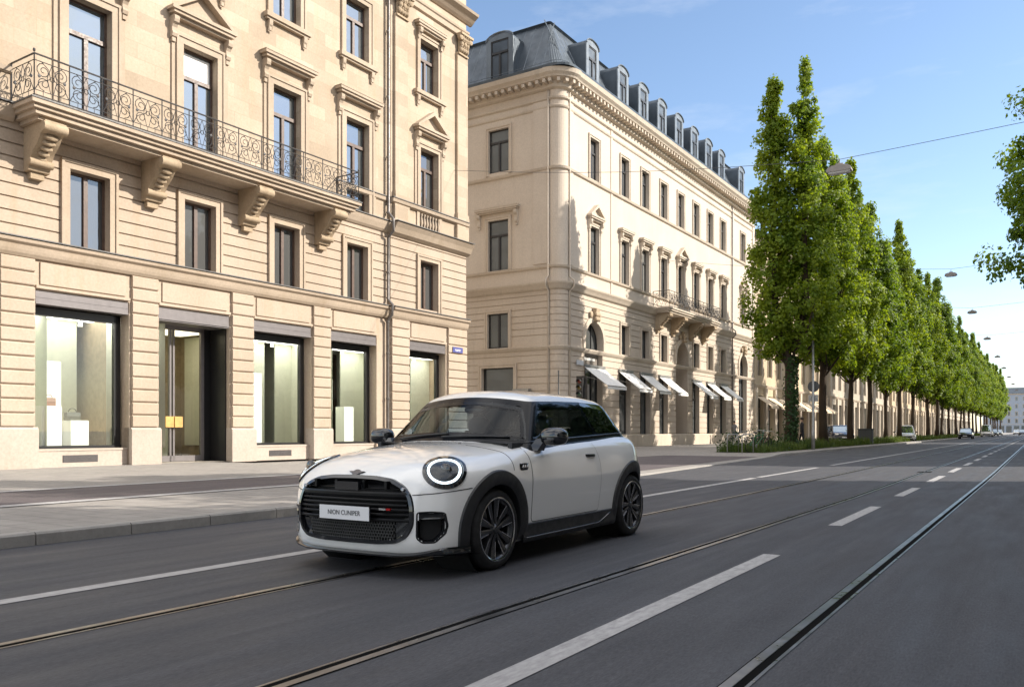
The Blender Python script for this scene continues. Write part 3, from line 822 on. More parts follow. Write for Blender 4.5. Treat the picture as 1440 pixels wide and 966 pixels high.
# street name plate
def text_mesh(txt, size, m, depth=.002, align='CENTER'):
    cu = bpy.data.curves.new('txt', 'FONT'); cu.body = txt; cu.size = size; cu.align_x = align; cu.align_y = 'CENTER'; cu.extrude = depth
    o = bpy.data.objects.new('txt', cu); col.objects.link(o)
    dg = bpy.context.evaluated_depsgraph_get(); me = bpy.data.meshes.new_from_object(o.evaluated_get(dg))
    bpy.data.objects.remove(o); me.materials.clear(); me.materials.append(m); return me
M['enamel'] = plain('blue_enamel', (.10, .11, .30), .3)
pl = MB(); pl.box(0, .03, -.36, .36, -.12, .12)
o = tag(pl.build('street_sign', M['enamel']), 'small blue street name plate with white letters on the corner pier of the sandstone building', 'street sign'); o.location = b1(XE+.06, 18.22, 4.68); o.rotation_euler = (0, 0, R(-.9639))
t = link('lettering', text_mesh('nantr', .2, M['white']), o); t.matrix_local = Matrix.Translation((.032, 0, 0)) @ Matrix.Rotation(R(90), 4, 'Z') @ Matrix.Rotation(R(90), 4, 'X')

# ================================================================== cream corner building across the side street
B2 = tag(empty('corner_building', (-21.62, 49.94, 0), R(-.6220)), 'cream corner building with a rounded corner, white awnings and dark dormer roof', 'building')
T2 = I4; TL = Matrix.Translation((0, -10.4, 0)) @ Matrix.Rotation(R(-90), 4, 'Z')
AT = [-6.55, -2.47, .6, 3.68, 6.78, 9.82, 12.86, 15.85, 20.95]
RC = .65; UA, UB = -10.4+RC, 24.2
gr_m = [5.98+.36*i for i in range(9)]; gr_g = [.95+.39*i for i in range(12)]
b = MB()
sops = [(-3.25, -1.62, .1, 4.72), (-.16, 1.42, .1, 4.72), (2.95, 4.45, .1, 4.72), (9.1, 10.55, .1, 4.72), (12.15, 13.6, .1, 4.72), (15.15, 16.6, .1, 4.72)]
arches = [(-7.75, -5.5, .1, 7.35, True, .5), (5.9, 8.15, .1, 7.35, True, .9), (19.9, 22.1, .1, 7.55, True, .5)]
b.cur = 0
wallgrid(b, UA, UB, .12, 9.0, sops + arches + [(a-.55, a+.55, 5.78, 7.58) for a in AT if abs(a+6.55) > .1 and abs(a-6.78) > .1 and abs(a-20.95) > .1] , 0, gr_g[:12]+gr_m[1:9], reveal=.35)
b.cur = 1
wallgrid(b, UA, UB, 9.0, 20.0, [(a-.56, a+.56, 10.12, 12.8) for a in AT] + [(a-.56, a+.56, 15.52, 17.85) for a in AT], 0, reveal=.3)
b.xf = TL
b.cur = 0
wallgrid(b, -14, -RC, .12, 9.0, [(-5.2, -3.05, .7, 4.65), (-4.8, -3.4, 5.75, 7.7), (-9.9, -8.4, 5.75, 7.7)], 0, gr_g[:12]+gr_m[1:9], reveal=.3)
b.cur = 1
wallgrid(b, -14, -RC, 9.0, 20.0, [(-4.75, -3.38, 10.1, 12.95), (-4.72, -3.35, 15.65, 18.05), (-9.9, -8.5, 10.1, 12.95), (-9.9, -8.5, 15.65, 18.05)], 0, reveal=.25)
# rounded corner
b.xf = None
def corner_arc(r, n=10):
    r = r-1+RC; return [(-RC+r*math.cos(PI/2*i/n - PI/2), UA+r*math.sin(PI/2*i/n-PI/2)) for i in range(n+1)]
def corner_strip(b, zs):
    """zs: list of (z, radius)"""
    for (za, ra), (zb, rb) in zip(zs, zs[1:]):
        A, B_ = corner_arc(ra), corner_arc(rb)
        for i in range(len(A)-1):
            b.quad((*A[i], za), (*A[i+1], za), (*B_[i+1], zb), (*B_[i], zb))
zz = [(.12, 1.06)]
for g in gr_g[:12]+gr_m[1:9]: zz += [(g-.022, 1.06), (g-.022, 1.02), (g+.022, 1.02), (g+.022, 1.06)]
zz.append((9.0, 1.06)); b.cur = 0; corner_strip(b, zz); b.cur = 1; corner_strip(b, [(9.0, 1.05), (20.0, 1.05)])
b.quad((0, UB, .12), (-14, UB, .12), (-14, UB, 20), (0, UB, 20)); b.quad((-14, -10.4, .12), (-14, UB, .12), (-14, UB, 20), (-14, -10.4, 20))
b.build('wall', [M['creamr'], M['cream']], B2, recalc=False)
# flat pilaster strips beside the round corner, end strips
for T_, x1, ua, ub, za in ((TL, .05, -1.75, -RC-.2, 10.2), (I4, .04, UA+.2, UA+.62, 10.2), (I4, .04, -4.45, -4.2, 9.2), (I4, .06, 18.2, 18.5, 9.2), (I4, .06, 23.6, 24.2, 9.2)):
    b = MB(T_); b.box(-.02, x1, ua, ub, za, 19.0); b.build('pilaster', M['cream'], B2)
# bands all round
def bandall(b, prof):
    band(b, UA, UB, 0, prof)
    b.xf = TL; band(b, -14, -RC, 0, prof); b.xf = None
    corner_strip(b, [(prof[0][0], 1.0)] + [(z, 1.05+p) for z, p in prof] + [(prof[-1][0], 1.0)])
b = MB()
bandall(b, [(.12, .10), (.85, .10), (.9, .05)])
bandall(b, [(5.5, .03), (5.56, .08), (5.66, .14), (5.72, .15), (5.75, .03)])
bandall(b, [(8.75, .03), (8.82, .12), (8.95, .2), (9.08, .3), (9.16, .32), (9.2, .06)])
bandall(b, [(9.92, .03), (9.97, .1), (10.08, .14), (10.12, .03)])
bandall(b, [(15.22, .02), (15.28, .1), (15.40, .14), (15.44, .02)])
bandall(b, [(18.55, .02), (18.6, .06), (18.68, .08), (18.72, .02)])
bandall(b, [(19.0, .03), (19.06, .1), (19.16, .12), (19.2, .03)])
bandall(b, [(19.55, .05), (19.62, .18), (19.70, .2), (19.9, .22), (20.0, .62), (20.08, .66), (20.2, .78), (20.42, .84), (20.46, .1)])
b.build('cornice', M['creamt'], B2, recalc=True)
# modillions under the eaves
b = MB()
u = UA+.2
while u < UB: b.box(.2, .6, u, u+.17, 19.78, 19.97); u += .44
b.xf = TL; u = -13.6
while u < -RC-.1: b.box(.2, .6, u, u+.17, 19.78, 19.97); u += .44
b.xf = None
for i in range(4):
    a = PI/2*(i+.5)/4 - PI/2; ca, sa = math.cos(a), math.sin(a); pts = []
    for r in (RC+.2, RC+.6):
        for t in (-.085, .085): pts.append((-RC+r*ca-t*sa, UA+r*sa+t*ca))
    q = [pts[0], pts[1], pts[3], pts[2]]
    b.add([(*p, 19.78) for p in q] + [(*p, 19.97) for p in q], [(0,1,2,3),(4,5,6,7),(0,1,5,4),(1,2,6,5),(2,3,7,6),(3,0,4,7)])
b.build('modillion_course', M['creamt'], B2)
# surrounds and hoods
CT = M['creamt']
for i, a in enumerate(AT):
    part_of(B2, 'window_surround', CT, lambda b: (surround(b, a-.56, a+.56, 10.12, 12.8, 0, .17, .05), hood(b, a-.74, a+.74, 13.12, 0, ped=(.68 if i in (0, 4, 8) else 0), d=.32, ch=.55)))
    part_of(B2, 'window_surround', CT, lambda b: surround(b, a-.56, a+.56, 15.44, 17.85, 0, .16, .05))
    if i not in (0, 4, 8): part_of(B2, 'window_surround', CT, lambda b: surround(b, a-.55, a+.55, 5.76, 7.58, 0, .16, .05))
part_of(B2, 'window_surround', CT, lambda b: (surround(b, -4.75, -3.38, 10.12, 12.95, 0, .17, .05), hood(b, -5.35, -2.8, 13.35, 0, d=.3, ch=.7)), TL)
part_of(B2, 'window_surround', CT, lambda b: surround(b, -4.72, -3.35, 15.5, 18.05, 0, .17, .05), TL)
part_of(B2, 'window_surround', CT, lambda b: surround(b, -4.8, -3.4, 5.75, 7.7, 0, .17, .04), TL)
part_of(B2, 'window_surround', CT, lambda b: surround(b, -5.2, -3.05, .75, 4.65, 0, .2, .05), TL)
def archivolt(b, u0, u1, zt, x, w=.28, p=.09, zs=None):
    uc, r = (u0+u1)/2, (u1-u0)/2; zc = zt-r; n = 16
    for k in range(n):
        a0, a1 = PI*k/n, PI*(k+1)/n
        q = [(uc-rr*math.cos(a), zc+rr*math.sin(a)) for rr, a in ((r, a0), (r+w, a0), (r+w, a1), (r, a1))]
        b.add([(x-.02, *p_) for p_ in q] + [(x+p, *p_) for p_ in q], [(0,1,2,3),(4,5,6,7),(0,1,5,4),(1,2,6,5),(2,3,7,6),(3,0,4,7)])
    b.box(x-.02, x+p-.01, u0-w*.8, u0, zs or zc-.6, zc); b.box(x-.02, x+p-.01, u1, u1+w*.8, zs or zc-.6, zc)
for a in arches:
    b = MB(); archivolt(b, a[0], a[1], a[3], 0, zs=5.76); b.build('arch_moulding', CT, B2)
    b = MB(); uc = (a[0]+a[1])/2; z = a[3]
    b.prism([(.05, z-.02), (.24, z+.05), (.3, z+.75), (.05, z+.8)], 1, uc-.2, uc+.2)
    for k in range(6): b.ellipsoid((.26, uc+(k % 3-1)*.17, z+.15+.26*(k//3)), (.10, .12, .15), 7, 5)
    for s in (-1, 1): b.ellipsoid((.1, uc+s*.48, z+.38), (.08, .18, .22), 7, 5)
    b.build('keystone', M['carved'], B2, smooth=True, sharp=40)
for i, a in enumerate(AT):
    window(B2, I4, a, 10.12, 1.12, 2.68, -.2, 1.85, fm='darkframe', pm='pane3')
    window(B2, I4, a, 15.52, 1.12, 2.33, -.2, 1.6, fm='darkframe', pm='pane3')
    if i not in (0, 4, 8): window(B2, I4, a, 5.78, 1.10, 1.8, -.24, None, fm='darkframe', pm='pane2')
for (uc, w_, zz_) in ((-4.06, 1.37, ((10.1, 2.85, 2.0), (15.65, 2.4, 1.7))), (-9.2, 1.4, ((10.1, 2.85, 2.0), (15.65, 2.4, 1.7)))):
    for z, h_, t_ in zz_: window(B2, TL, uc, z, w_, h_, -.12, t_, fm='darkframe', pm='pane2')
window(B2, TL, -4.1, 5.75, 1.4, 1.95, -.12, None, fm='darkframe', pm='pane2'); window(B2, TL, -9.15, 5.75, 1.5, 1.95, -.12, None, fm='darkframe', pm='pane2')
window(B2, TL, -4.12, .7, 2.15, 3.95, -.2, None, mull=False, fm='black', pm='pane3', name='shop_window')
# shop openings: glazed doors set back, arched windows
for i, o in enumerate(sops):
    window(B2, I4, (o[0]+o[1])/2, .14, o[1]-o[0], 4.56, -.32, 3.3, mull=(i in (1, 3)), fm='black', pm='pane3' if i % 2 else 'pane2', name='shop_window')
def arch_window(a, x, low, sign=True):
    u0, u1, zt = a[0], a[1], a[3]; uc, r = (u0+u1)/2, (u1-u0)/2; zc = zt-r; n = 14
    f = MB(); f.tube([(x, uc-(r-.05)*math.cos(PI*k/n), zc+(r-.05)*math.sin(PI*k/n)) for k in range(n+1)], .05, 4)
    for u in (uc-.38, uc+.38): f.box(x-.03, x+.03, u-.03, u+.03, zc-.45, zc+math.sqrt((r-.05)**2-.38**2))
    f.box(x-.05, x+.05, u0, u1, zc-.5, zc-.40); f.box(x-.04, x+.04, u0, u0+.07, .14, zc); f.box(x-.04, x+.04, u1-.07, u1, .14, zc)
    f.box(x-.04, x+.04, u0+.7, u0+.78, .14, 4.6); f.box(x-.04, x+.04, u1-.78, u1-.7, .14, 4.6)
    w = f.build('arched_window', M['black'], B2)
    p = MB(); pts = [(x-.015, uc-r*math.cos(PI*k/n), zc+r*math.sin(PI*k/n)) for k in range(n+1)]
    p.add(pts, [tuple(range(n+1))]); p.quad((x-.015, u0, .14), (x-.015, u1, .14), (x-.015, u1, zc), (x-.015, u0, zc))
    p.build('pane', M['pane3'], w)
    if sign:
        s = MB(); s.box(x-.02, x+.12, u0+.02, u1-.02, 4.72, zc-.5); s.build('sign_board', plain('sign_board_grey', (.20, .175, .15), .5), w)
        t = MB(); rr = random.Random(3); u = uc-.62
        while u < uc+.6:
            d = rr.uniform(.04, .09); h0 = 5.22; t.box(x+.12, x+.14, u, u+d, h0-.07, h0+rr.choice((.07, .07, .11))); u += d+.025
        t.build('sign_lettering', M['white'], w)
arch_window(arches[0], -.4, .1); arch_window(arches[2], -.4, .1, False)
# entrance behind the middle arch
e = MB(); e.box(-.95, -.88, 5.9, 8.15, .12, 7.4); ent = e.build('entrance_wall', plain('entrance_brown', (.33, .23, .14), .7, var=.2), B2)  # back wall of the entrance in mottled brown
for s in (0, 1):
    d_ = MB(); u = 6.35+s*.70; d_.box(-.88, -.83, u, u+.66, .14, 3.0)
    for z in (.35, 1.3, 2.1): d_.box(-.83, -.81, u+.1, u+.56, z, z+.65)
    d_.build('door_leaf', M['brown'], ent)
# awnings
def awning(u0, u1, z=4.72, p=1.35, drop=1.08, mat='awn'):
    a = MB(); n = 8
    top = [(.06, z)] + [(.06+p*k/n, z-drop*k/n-.03*math.sin(PI*k/n)) for k in range(1, n+1)] + [(.06+p, z-drop-.18)]
    a.rings([[(x_, u0, z_), (x_, u1, z_), (x_-.012, u1, z_-.02), (x_-.012, u0, z_-.02)] for x_, z_ in top], True, True, True)
    w = a.build('awning', M[mat], B2)
    f = MB(); f.box(-.0, .14, u0-.04, u1+.04, z, z+.14)
    f.tube([(.06+p, u0, z-drop-.02), (.06+p, u1, z-drop-.02)], .025, 6)
    for u in (u0+.06, u1-.06): f.tube([(.05, u, z-.55), (.06+p*.55, u, z-.75), (.06+p, u, z-drop-.02)], .018, 5)
    f.build('awning_arm', M['steel'], w)
awning(-7.85, -5.4, p=1.45)
for o in sops: awning(o[0]-.12, o[1]+.15)
# balcony
b = MB(); c0, c1, p_ = 1.9, 11.8, 1.15
b.box(-.02, p_, c0, c1, 9.02, 9.14); b.box(-.02, p_-.1, c0+.1, c1-.1, 8.9, 9.02); b.box(-.02, p_+.07, c0-.07, c1+.07, 9.14, 9.24)
bc = b.build('balcony', M['creamt'], B2)
b = MB(); railing(b, [(.02, c0), (p_, c0), (p_, c1), (.02, c1)], 9.24, 1.05, r=.014); b.build('railing', M['iron'], bc)
for u in (2.5, 5.2, 8.6, 11.2):
    b = MB(); big_bracket(b, u, 8.9, 0, .5, 1.0, 1.1); b.build('bracket', M['carved'], bc, smooth=True, sharp=35)
# rain pipes
for (x_, u_, T) in ((.09, 17.95, I4), (.09, UA+.12, I4), (.09, -RC-.12, TL)):
    b = MB(T); b.tube([(x_, u_, .3), (x_, u_, 8.7), (x_+.28, u_, 8.95), (x_+.28, u_, 9.25), (x_, u_, 9.5), (x_, u_, 19.5)], .055, 8); b.build('downpipe', M['pipe'] if u_ > 0 else M['creamt'], B2, smooth=True)
# mansard roof: lower steep slope with a rounded hip, flatter top
def off_outline(d):
    """building outline pulled inwards by d, corner rounded"""
    r = max(.05, RC-d*.3); c = (-d-r, -10.4+d+r)
    arc = [(c[0]+r*math.cos(a), c[1]+r*math.sin(a)) for a in [PI/2*i/6-PI/2 for i in range(7)]]
    return [(-14+d, -10.4+d)] + arc + [(-d, UB), (-14+d, UB)]
rf = MB()
rings_ = [(-.80, 20.44), (-.82, 20.56), (.02, 20.60), (.15, 20.7), (1.75, 24.1), (1.62, 24.2), (1.75, 24.28), (6.8, 26.2)]
rf.rings([[(*p, z) for p in off_outline(d)] for d, z in rings_], True, False, True)
roof = rf.build('roof', M['zinc'], B2)
sm = MB()   # standing seams
u = UA+.5
while u < UB: sm.tube([(-.17, u, 20.72), (-1.74, u, 24.08)], .028, 4); (sm.tube([(-1.8, u, 24.32), (-6.5, u, 26.12)], .028, 4) if u > UA+6 else None); u += .62
u = -13.2
while u < -1.0:
    p = lambda d, z: tuple(TL @ Vector((-d, u, z)))
    sm.tube([p(.17, 20.72), p(1.74, 24.08)], .028, 4); u += .62
for i in range(7):
    A, B_ = off_outline(.17)[1+i], off_outline(1.74)[1+i]; sm.tube([(*A, 20.72), (*B_, 24.08)], .03, 4)
sm.build('standing_seam', M['zincl'], roof)
sg = MB()   # snow guard rails along the eaves
for z, d in ((20.95, .0), (21.1, .05)):
    sg.tube([(-d+.1, UA, z), (-d+.1, UB, z)], .018, 4); o = off_outline(d-.1); sg.tube([(*q, z) for q in o[1:8]], .018, 4); sg.tube([(-13.5, o[1][1], z), (*o[1], z)], .018, 4)
u = UA
while u < UB: sg.tube([(.0, u, 20.6), (.1, u, 21.12)], .014, 4); u += .9
sg.build('snow_guard', M['zincl'], roof)
# dormers
def dormer(T, uc, w=1.5, x0=.02):
    n = 8; hw = w/2; zt = 23.15
    top = [(uc-hw*math.cos(PI*k/n), zt+.38*math.sin(PI*k/n)) for k in range(n+1)]
    prof = [(uc-hw, 20.6)] + top + [(uc+hw, 20.6)]
    d = MB(T); d.prism([(q[0], q[1]) for q in prof], 0, x0-2.4, x0-.06)
    w_ = d.build('dormer', M['zinc'], B2)
    f = MB(T)
    for (a, c) in ((uc-hw-.03, uc-hw+.28), (uc+hw-.28, uc+hw+.03)): f.box(x0-.08, x0, a, c, 20.62, zt)
    f.add([(x0-.08, *q) for q in top] + [(x0, *q) for q in top], [tuple(range(n+1)), tuple(range(n+1, 2*n+2))] + [(i, i+1, n+2+i, n+1+i) for i in range(n)])
    f.tube([(x0+.03, uc+(q[0]-uc)*1.05, q[1]+.03) for q in top], .045, 5)
    f.box(x0-.08, x0+.06, uc-hw, uc+hw, 20.62, 20.95)
    f.build('dormer_front', M['zincl'], w_)
    o = window(w_, T, uc, 20.98, w-.56, zt-20.98, x0-.03, 1.45, fm='darkframe', pm='pane3')
for a in AT: dormer(I4, a, x0=-.1)
dormer(TL, -4.05, 1.75, x0=-.1); dormer(TL, -9.3, 1.75, x0=-.1)
b = MB(); b.box(-9, -8, 4, 5.6, 25, 27.6); b.box(-9.05, -7.95, 3.95, 5.65, 27.6, 27.75); b.build('chimney', M['creamr'], roof)
# small box on the side wall
b = MB(TL); b.box(0, .35, -2.9, -1.9, 2.98, 3.42); b.box(.35, .36, -2.8, -2.4, 3.05, 3.35); b.build('wall_unit', M['steel'], B2)
pl = MB(); pl.box(0, .03, -.4, .4, -.13, .13)
o = tag(pl.build('street_sign', plain('pale_plate', (.55, .56, .58), .4)), 'pale street name plate beside the first arch of the cream corner building', 'street sign')
o.parent = None; a_ = R(-.622); o.location = (-21.62+.07*math.cos(a_)+8.45*math.sin(a_), 49.94-8.45*math.cos(a_), 4.9); o.rotation_euler = (0, 0, a_)

# ================================================================== further buildings down the street and across it
def street_block(name, label, x, y0, y1, h, mat, rz, pitch=3.3, floors=4, base=5.2, depth=13, awn=None, cols=False, ridge=4.0, group=None):
    L = y1-y0; n = max(2, int(L/pitch)); pp = L/n
    root = tag(empty(name, (x, y0 if rz == 0 else y1, 0), rz), label, 'building', group)
    fh = (h-base-.6)/(floors-1); ax = [pp*(i+.5) for i in range(n)]
    b = MB()
    ops = [(a-pp*.36, a+pp*.36, .1, base-.9) for a in ax]
    for f in range(floors-1): ops += [(a-.58, a+.58, base+.9+f*fh, base+.9+f*fh+min(2.3, fh*.66)) for a in ax]
    wallgrid(b, 0, L, .12, h, ops, 0, reveal=.3)
    for u in (0, L): b.quad((0, u, .12), (-depth, u, .12), (-depth, u, h), (0, u, h))
    b.quad((-depth, 0, .12), (-depth, L, .12), (-depth, L, h), (-depth, 0, h))
    b.build('wall', mat, root, recalc=False)
    b = MB(); sm_ = {}
    band(b, -.01, L+.01, 0, [(base-.2, .03), (base-.1, .12), (base+.05, .2), (base+.1, .03)])
    band(b, -.01, L+.01, 0, [(h-.7, .05), (h-.5, .15), (h-.2, .45), (h, .6), (h+.05, .1)])
    if floors > 3: band(b, 0, L, 0, [(base+fh+.55, .03), (base+fh+.7, .1), (base+fh+.75, .02)])
    for a in ax:
        for f in range(floors-1):
            z = base+.9+f*fh; hh = min(2.3, fh*.66)
            if f not in sm_: 
                q = MB(); surround(q, -.58, .58, 0, hh, 0, .15, .05)
                if f == 0: q.box(0, .25, -.9, .9, hh+.3, hh+.45)
                sm_[f] = q.mesh('window_surround', CT)
            link('window_surround', sm_[f], root, (0, a, z))
    if cols:
        for i in range(n+1): b.box(-.02, .22, pp*i-.34, pp*i+.34, .12, base-.2)
    b.build('cornice', M['creamt'], root)
    for a in ax:
        for f in range(floors-1): window(root, I4, a, base+.9+f*fh, 1.16, min(2.3, fh*.66), -.2, 1.5 if fh > 3 else None, fm='darkframe', pm='pane3' if f % 2 else 'pane2')
        window(root, I4, a, .14, pp*.72, base-1.04, -.28, base-2.2, fm='brown' if awn else 'black', pm='pane2', name='shop_window')
    b = MB(); b.prism([(.6, h), (.6, h+.12), (-depth*.45, h+ridge), (-depth*.55, h+ridge), (-depth-.3, h+.12), (-depth-.3, h)], 1, -.1, L+.1); b.build('roof', M['zinc'], root)
    if awn:
        for a in ax[::awn[1]]:
            w_ = MB(); w_.rings([[(x_, a-pp*.38, z_), (x_, a+pp*.38, z_), (x_-.012, a+pp*.38, z_-.02), (x_-.012, a-pp*.38, z_-.02)] for x_, z_ in ((.05, base-1.0), (.7, base-1.45), (1.4, base-1.9), (1.42, base-2.1))], True, True, True)
            w_.build('awning', M[awn[0]], root)
    return root
GW = 'house fronts behind the left tree row'
street_block('town_house', 'ochre house front with sand awnings next to the cream corner building, behind the first trees', -21.4, 74.4, 104, 18.5, M['far1'], 0, 3.0, 4, awn=('awno', 1), cols=True, group=GW)
street_block('town_house', 'grey-beige columned house front behind the middle of the left tree row', -21.0, 104.4, 150, 19.5, M['far2'], 0, 3.3, 4, cols=True, group=GW)
street_block('town_house', 'ochre house front far down the left tree row', -20.6, 150.4, 215, 18.5, M['far1'], 0, 3.6, 4, cols=True, group=GW)
street_block('town_house', 'grey house front at the far end of the left tree row', -20.2, 215.5, 330, 19, M['far2'], 0, 4.2, 4, group=GW)
GE = 'buildings across the street, right of the picture'
street_block('office_building', 'low pale corner block across the road, beside the gap', 15.8, 16.7, 31.0, 15.4, M['pale1'], PI, 3.6, 4, depth=11, ridge=2.2, group=GE)
street_block('office_building', 'tall pale stone office block across the road, south of the gap', 15.8, -75, 16.5, 23.4, M['pale1'], PI, 3.6, 5, depth=11, ridge=3, group=GE)
street_block('office_building', 'grey stone office block across the road, north of the gap', 15.8, 46.5, 93, 22.5, M['pale1'], PI, 3.6, 5, depth=11, ridge=3, group=GE)
street_block('office_building', 'ochre office block far across the road', 15.8, 108, 240, 20, M['far1'], PI, 4.0, 5, depth=11, group=GE)
# closing block at the end of the street
street_block('end_building', 'small haze-tinted grey-blue building closing the view at the end of the street', -30, 560, 600, 24, plain('end_haze_blue', (.30, .34, .40), .8, var=.1), R(-90), 4, 5, group=None)  # distance haze put into the wall colour as blue-grey
# ================================================================== the white hatchback
CX_, CY_ = -4.495, 4.77      # world position of the car's nose centre; local y runs backwards from the nose
M['paint'] = plain('white_car_paint', (.84, .84, .83), .2, spec=.5, coat=1.0)
M['roofpaint'] = plain('white_roof_paint', (.82, .815, .80), .2, spec=.5, coat=1.0)
M['gloss'] = plain('gloss_black', (.008, .009, .011), .07, spec=.6, coat=.6)
M['pillar'] = plain('pillar_black', (.007, .008, .011), .16, spec=.22)
M['clad'] = plain('charcoal_cladding', (.020, .021, .023), .5, var=.15)
M['tyre'] = plain('tyre_rubber', (.013, .013, .014), .75, var=.2)
M['rimd'] = plain('dark_alloy', (.075, .078, .085), .25, metal=.8)
M['rimb'] = plain('turned_alloy', (.62, .62, .64), .18, metal=1.0)
M['dark'] = plain('dark_void', (.004, .004, .005), .8)
M['cabin'] = plain('cabin_trim', (.020, .021, .024), .65)
M['seatm'] = plain('seat_fabric', (.05, .052, .058), .7)
M['chrome'] = plain('dark_chrome', (.25, .25, .26), .12, metal=1.0)
M['plate'] = plain('white_plate', (.72, .72, .74), .35)
M['ink'] = plain('plate_ink', (.05, .05, .055), .5)
M['lens'] = clear_glass('lamp_lens', .035, (.85, .88, .9))
M['drl'] = plain('daytime_ring', (.9, .95, 1), .3, emis=(.80, .93, 1.0), es=1.1)
M['lampin'] = plain('lamp_inner', (.006, .008, .013), .25)
M['gbar'] = plain('grille_black', (.005, .005, .006), .3, spec=.2)
M['red'] = plain('red_lens', (.35, .01, .01), .15)
M['carglass'] = clear_glass('car_glass', .045, (.42, .50, .55))
M['cardark'] = clear_glass('privacy_glass', .30, (.10, .115, .12))

class Cv:
    """smooth curve through points, tabulated"""
    def __init__(s, pts, sm=.04):
        x = np.array([p[0] for p in pts], float); y = np.array([p[1] for p in pts], float)
        s.x = np.linspace(x[0], x[-1], 600)
        v = np.interp(s.x, x, y); k = max(1, int(sm*600)); ker = np.hanning(2*k+3); ker /= ker.sum()
        ext = np.concatenate([2*v[0]-v[k+1:0:-1], v, 2*v[-1]-v[-2:-k-3:-1]])
        s.v = np.convolve(ext, ker, 'valid')
    def __call__(s, t): return np.interp(t, s.x, s.v)
def smax(a, b, k):
    h = np.clip(.5+.5*(a-b)/k, 0, 1); return b+(a-b)*h+k*h*(1-h)
def smin(a, b, k): return -smax(-a, -b, k)
cW = Cv([(.1, .775), (.2, .815), (.30, .842), (.42, .852), (.55, .862), (.68, .868), (.78, .860), (.88, .842), (.96, .815), (1.02, .785), (1.1, .735), (1.25, .66)], .05)
cY = Cv([(-.1, .985), (.3, .99), (.8, 1.0), (3.2, 1.0), (3.6, .985), (4.0, .94)], .06)
cF = Cv([(0, 0), (.25, .008), (.45, .035), (.6, .085), (.7, .15), (.78, .235), (.84, .37), (.9, .56), (1.1, 1.4)], .04)
cFz = Cv([(0, .10), (.17, .045), (.26, .005), (.40, 0), (.52, 0), (.64, .022), (.74, .055), (.82, .10), (.9, .20), (1.1, .5)], .05)
cH = Cv([(-.1, .66), (.03, .735), (.10, .795), (.2, .85), (.35, .905), (.55, .95), (.85, .98), (1.2, 1.012), (1.6, 1.045), (2.4, 1.085), (3.2, 1.115), (3.6, 1.10), (4.0, 1.03)], .04)
cD = Cv([(-.1, .05), (.2, .075), (.5, .085), (.9, .066), (1.3, .054), (2.0, .05), (4, .05)], .05)
cRx = Cv([(0, 0), (.45, .025), (.65, .08), (.75, .16), (.82, .28), (.88, .45), (1.1, 1.2)], .04)
cRz = Cv([(0, .2), (.2, .09), (.42, .015), (.6, 0), (.75, .005), (.9, .06), (1.0, .13), (1.1, .24), (1.3, .5)], .05)
cT = Cv([(1.3, 1.40), (1.55, 1.445), (1.8, 1.478), (2.2, 1.497), (2.8, 1.490), (3.2, 1.462), (3.5, 1.42)], .05)
YE = 3.95
def car_lower(x, y, z):
    ax = np.abs(x)
    side = ax-cW(z)*cY(y)
    hch = .018*np.exp(-((y-3.35)/.42)**2-((z-.80)/.16)**2)+.016*np.exp(-((y-.8)/.42)**2-((z-.78)/.16)**2)
    side = side-hch
    front = (cF(ax)+cFz(z)-y)*.92
    rear = (y-(YE-cRx(ax)-cRz(z)))*.95
    top = (z-(cH(y)-cD(y)*(ax/.72)**2.3))*.96
    f = smax(side, front, .10); f = smax(f, rear, .10); f = smax(f, top, .11)
    return smax(f, .165-z, .05)
def car_green(x, y, z):
    ax = np.abs(x)
    ws = (1.17+(z-1.0)*1.13+.40*ax**2-y)/1.5
    side = ax-(.775-(z-1.0)*.44-.03*np.clip((y-2.3)/1.3, 0, 2)**2)
    rear = (y-(3.36+(1.39-z)*.95-.32*ax**2))/1.38
    roof = z-(cT(y)-.075*(ax/.6)**2.4)
    f = smax(ws, side, .07); f = smax(f, rear, .10); f = smax(f, roof, .06)
    return smax(f, .8-z, .05)
def car_F(x, y, z): return smin(car_lower(x, y, z), car_green(x, y, z), .012)

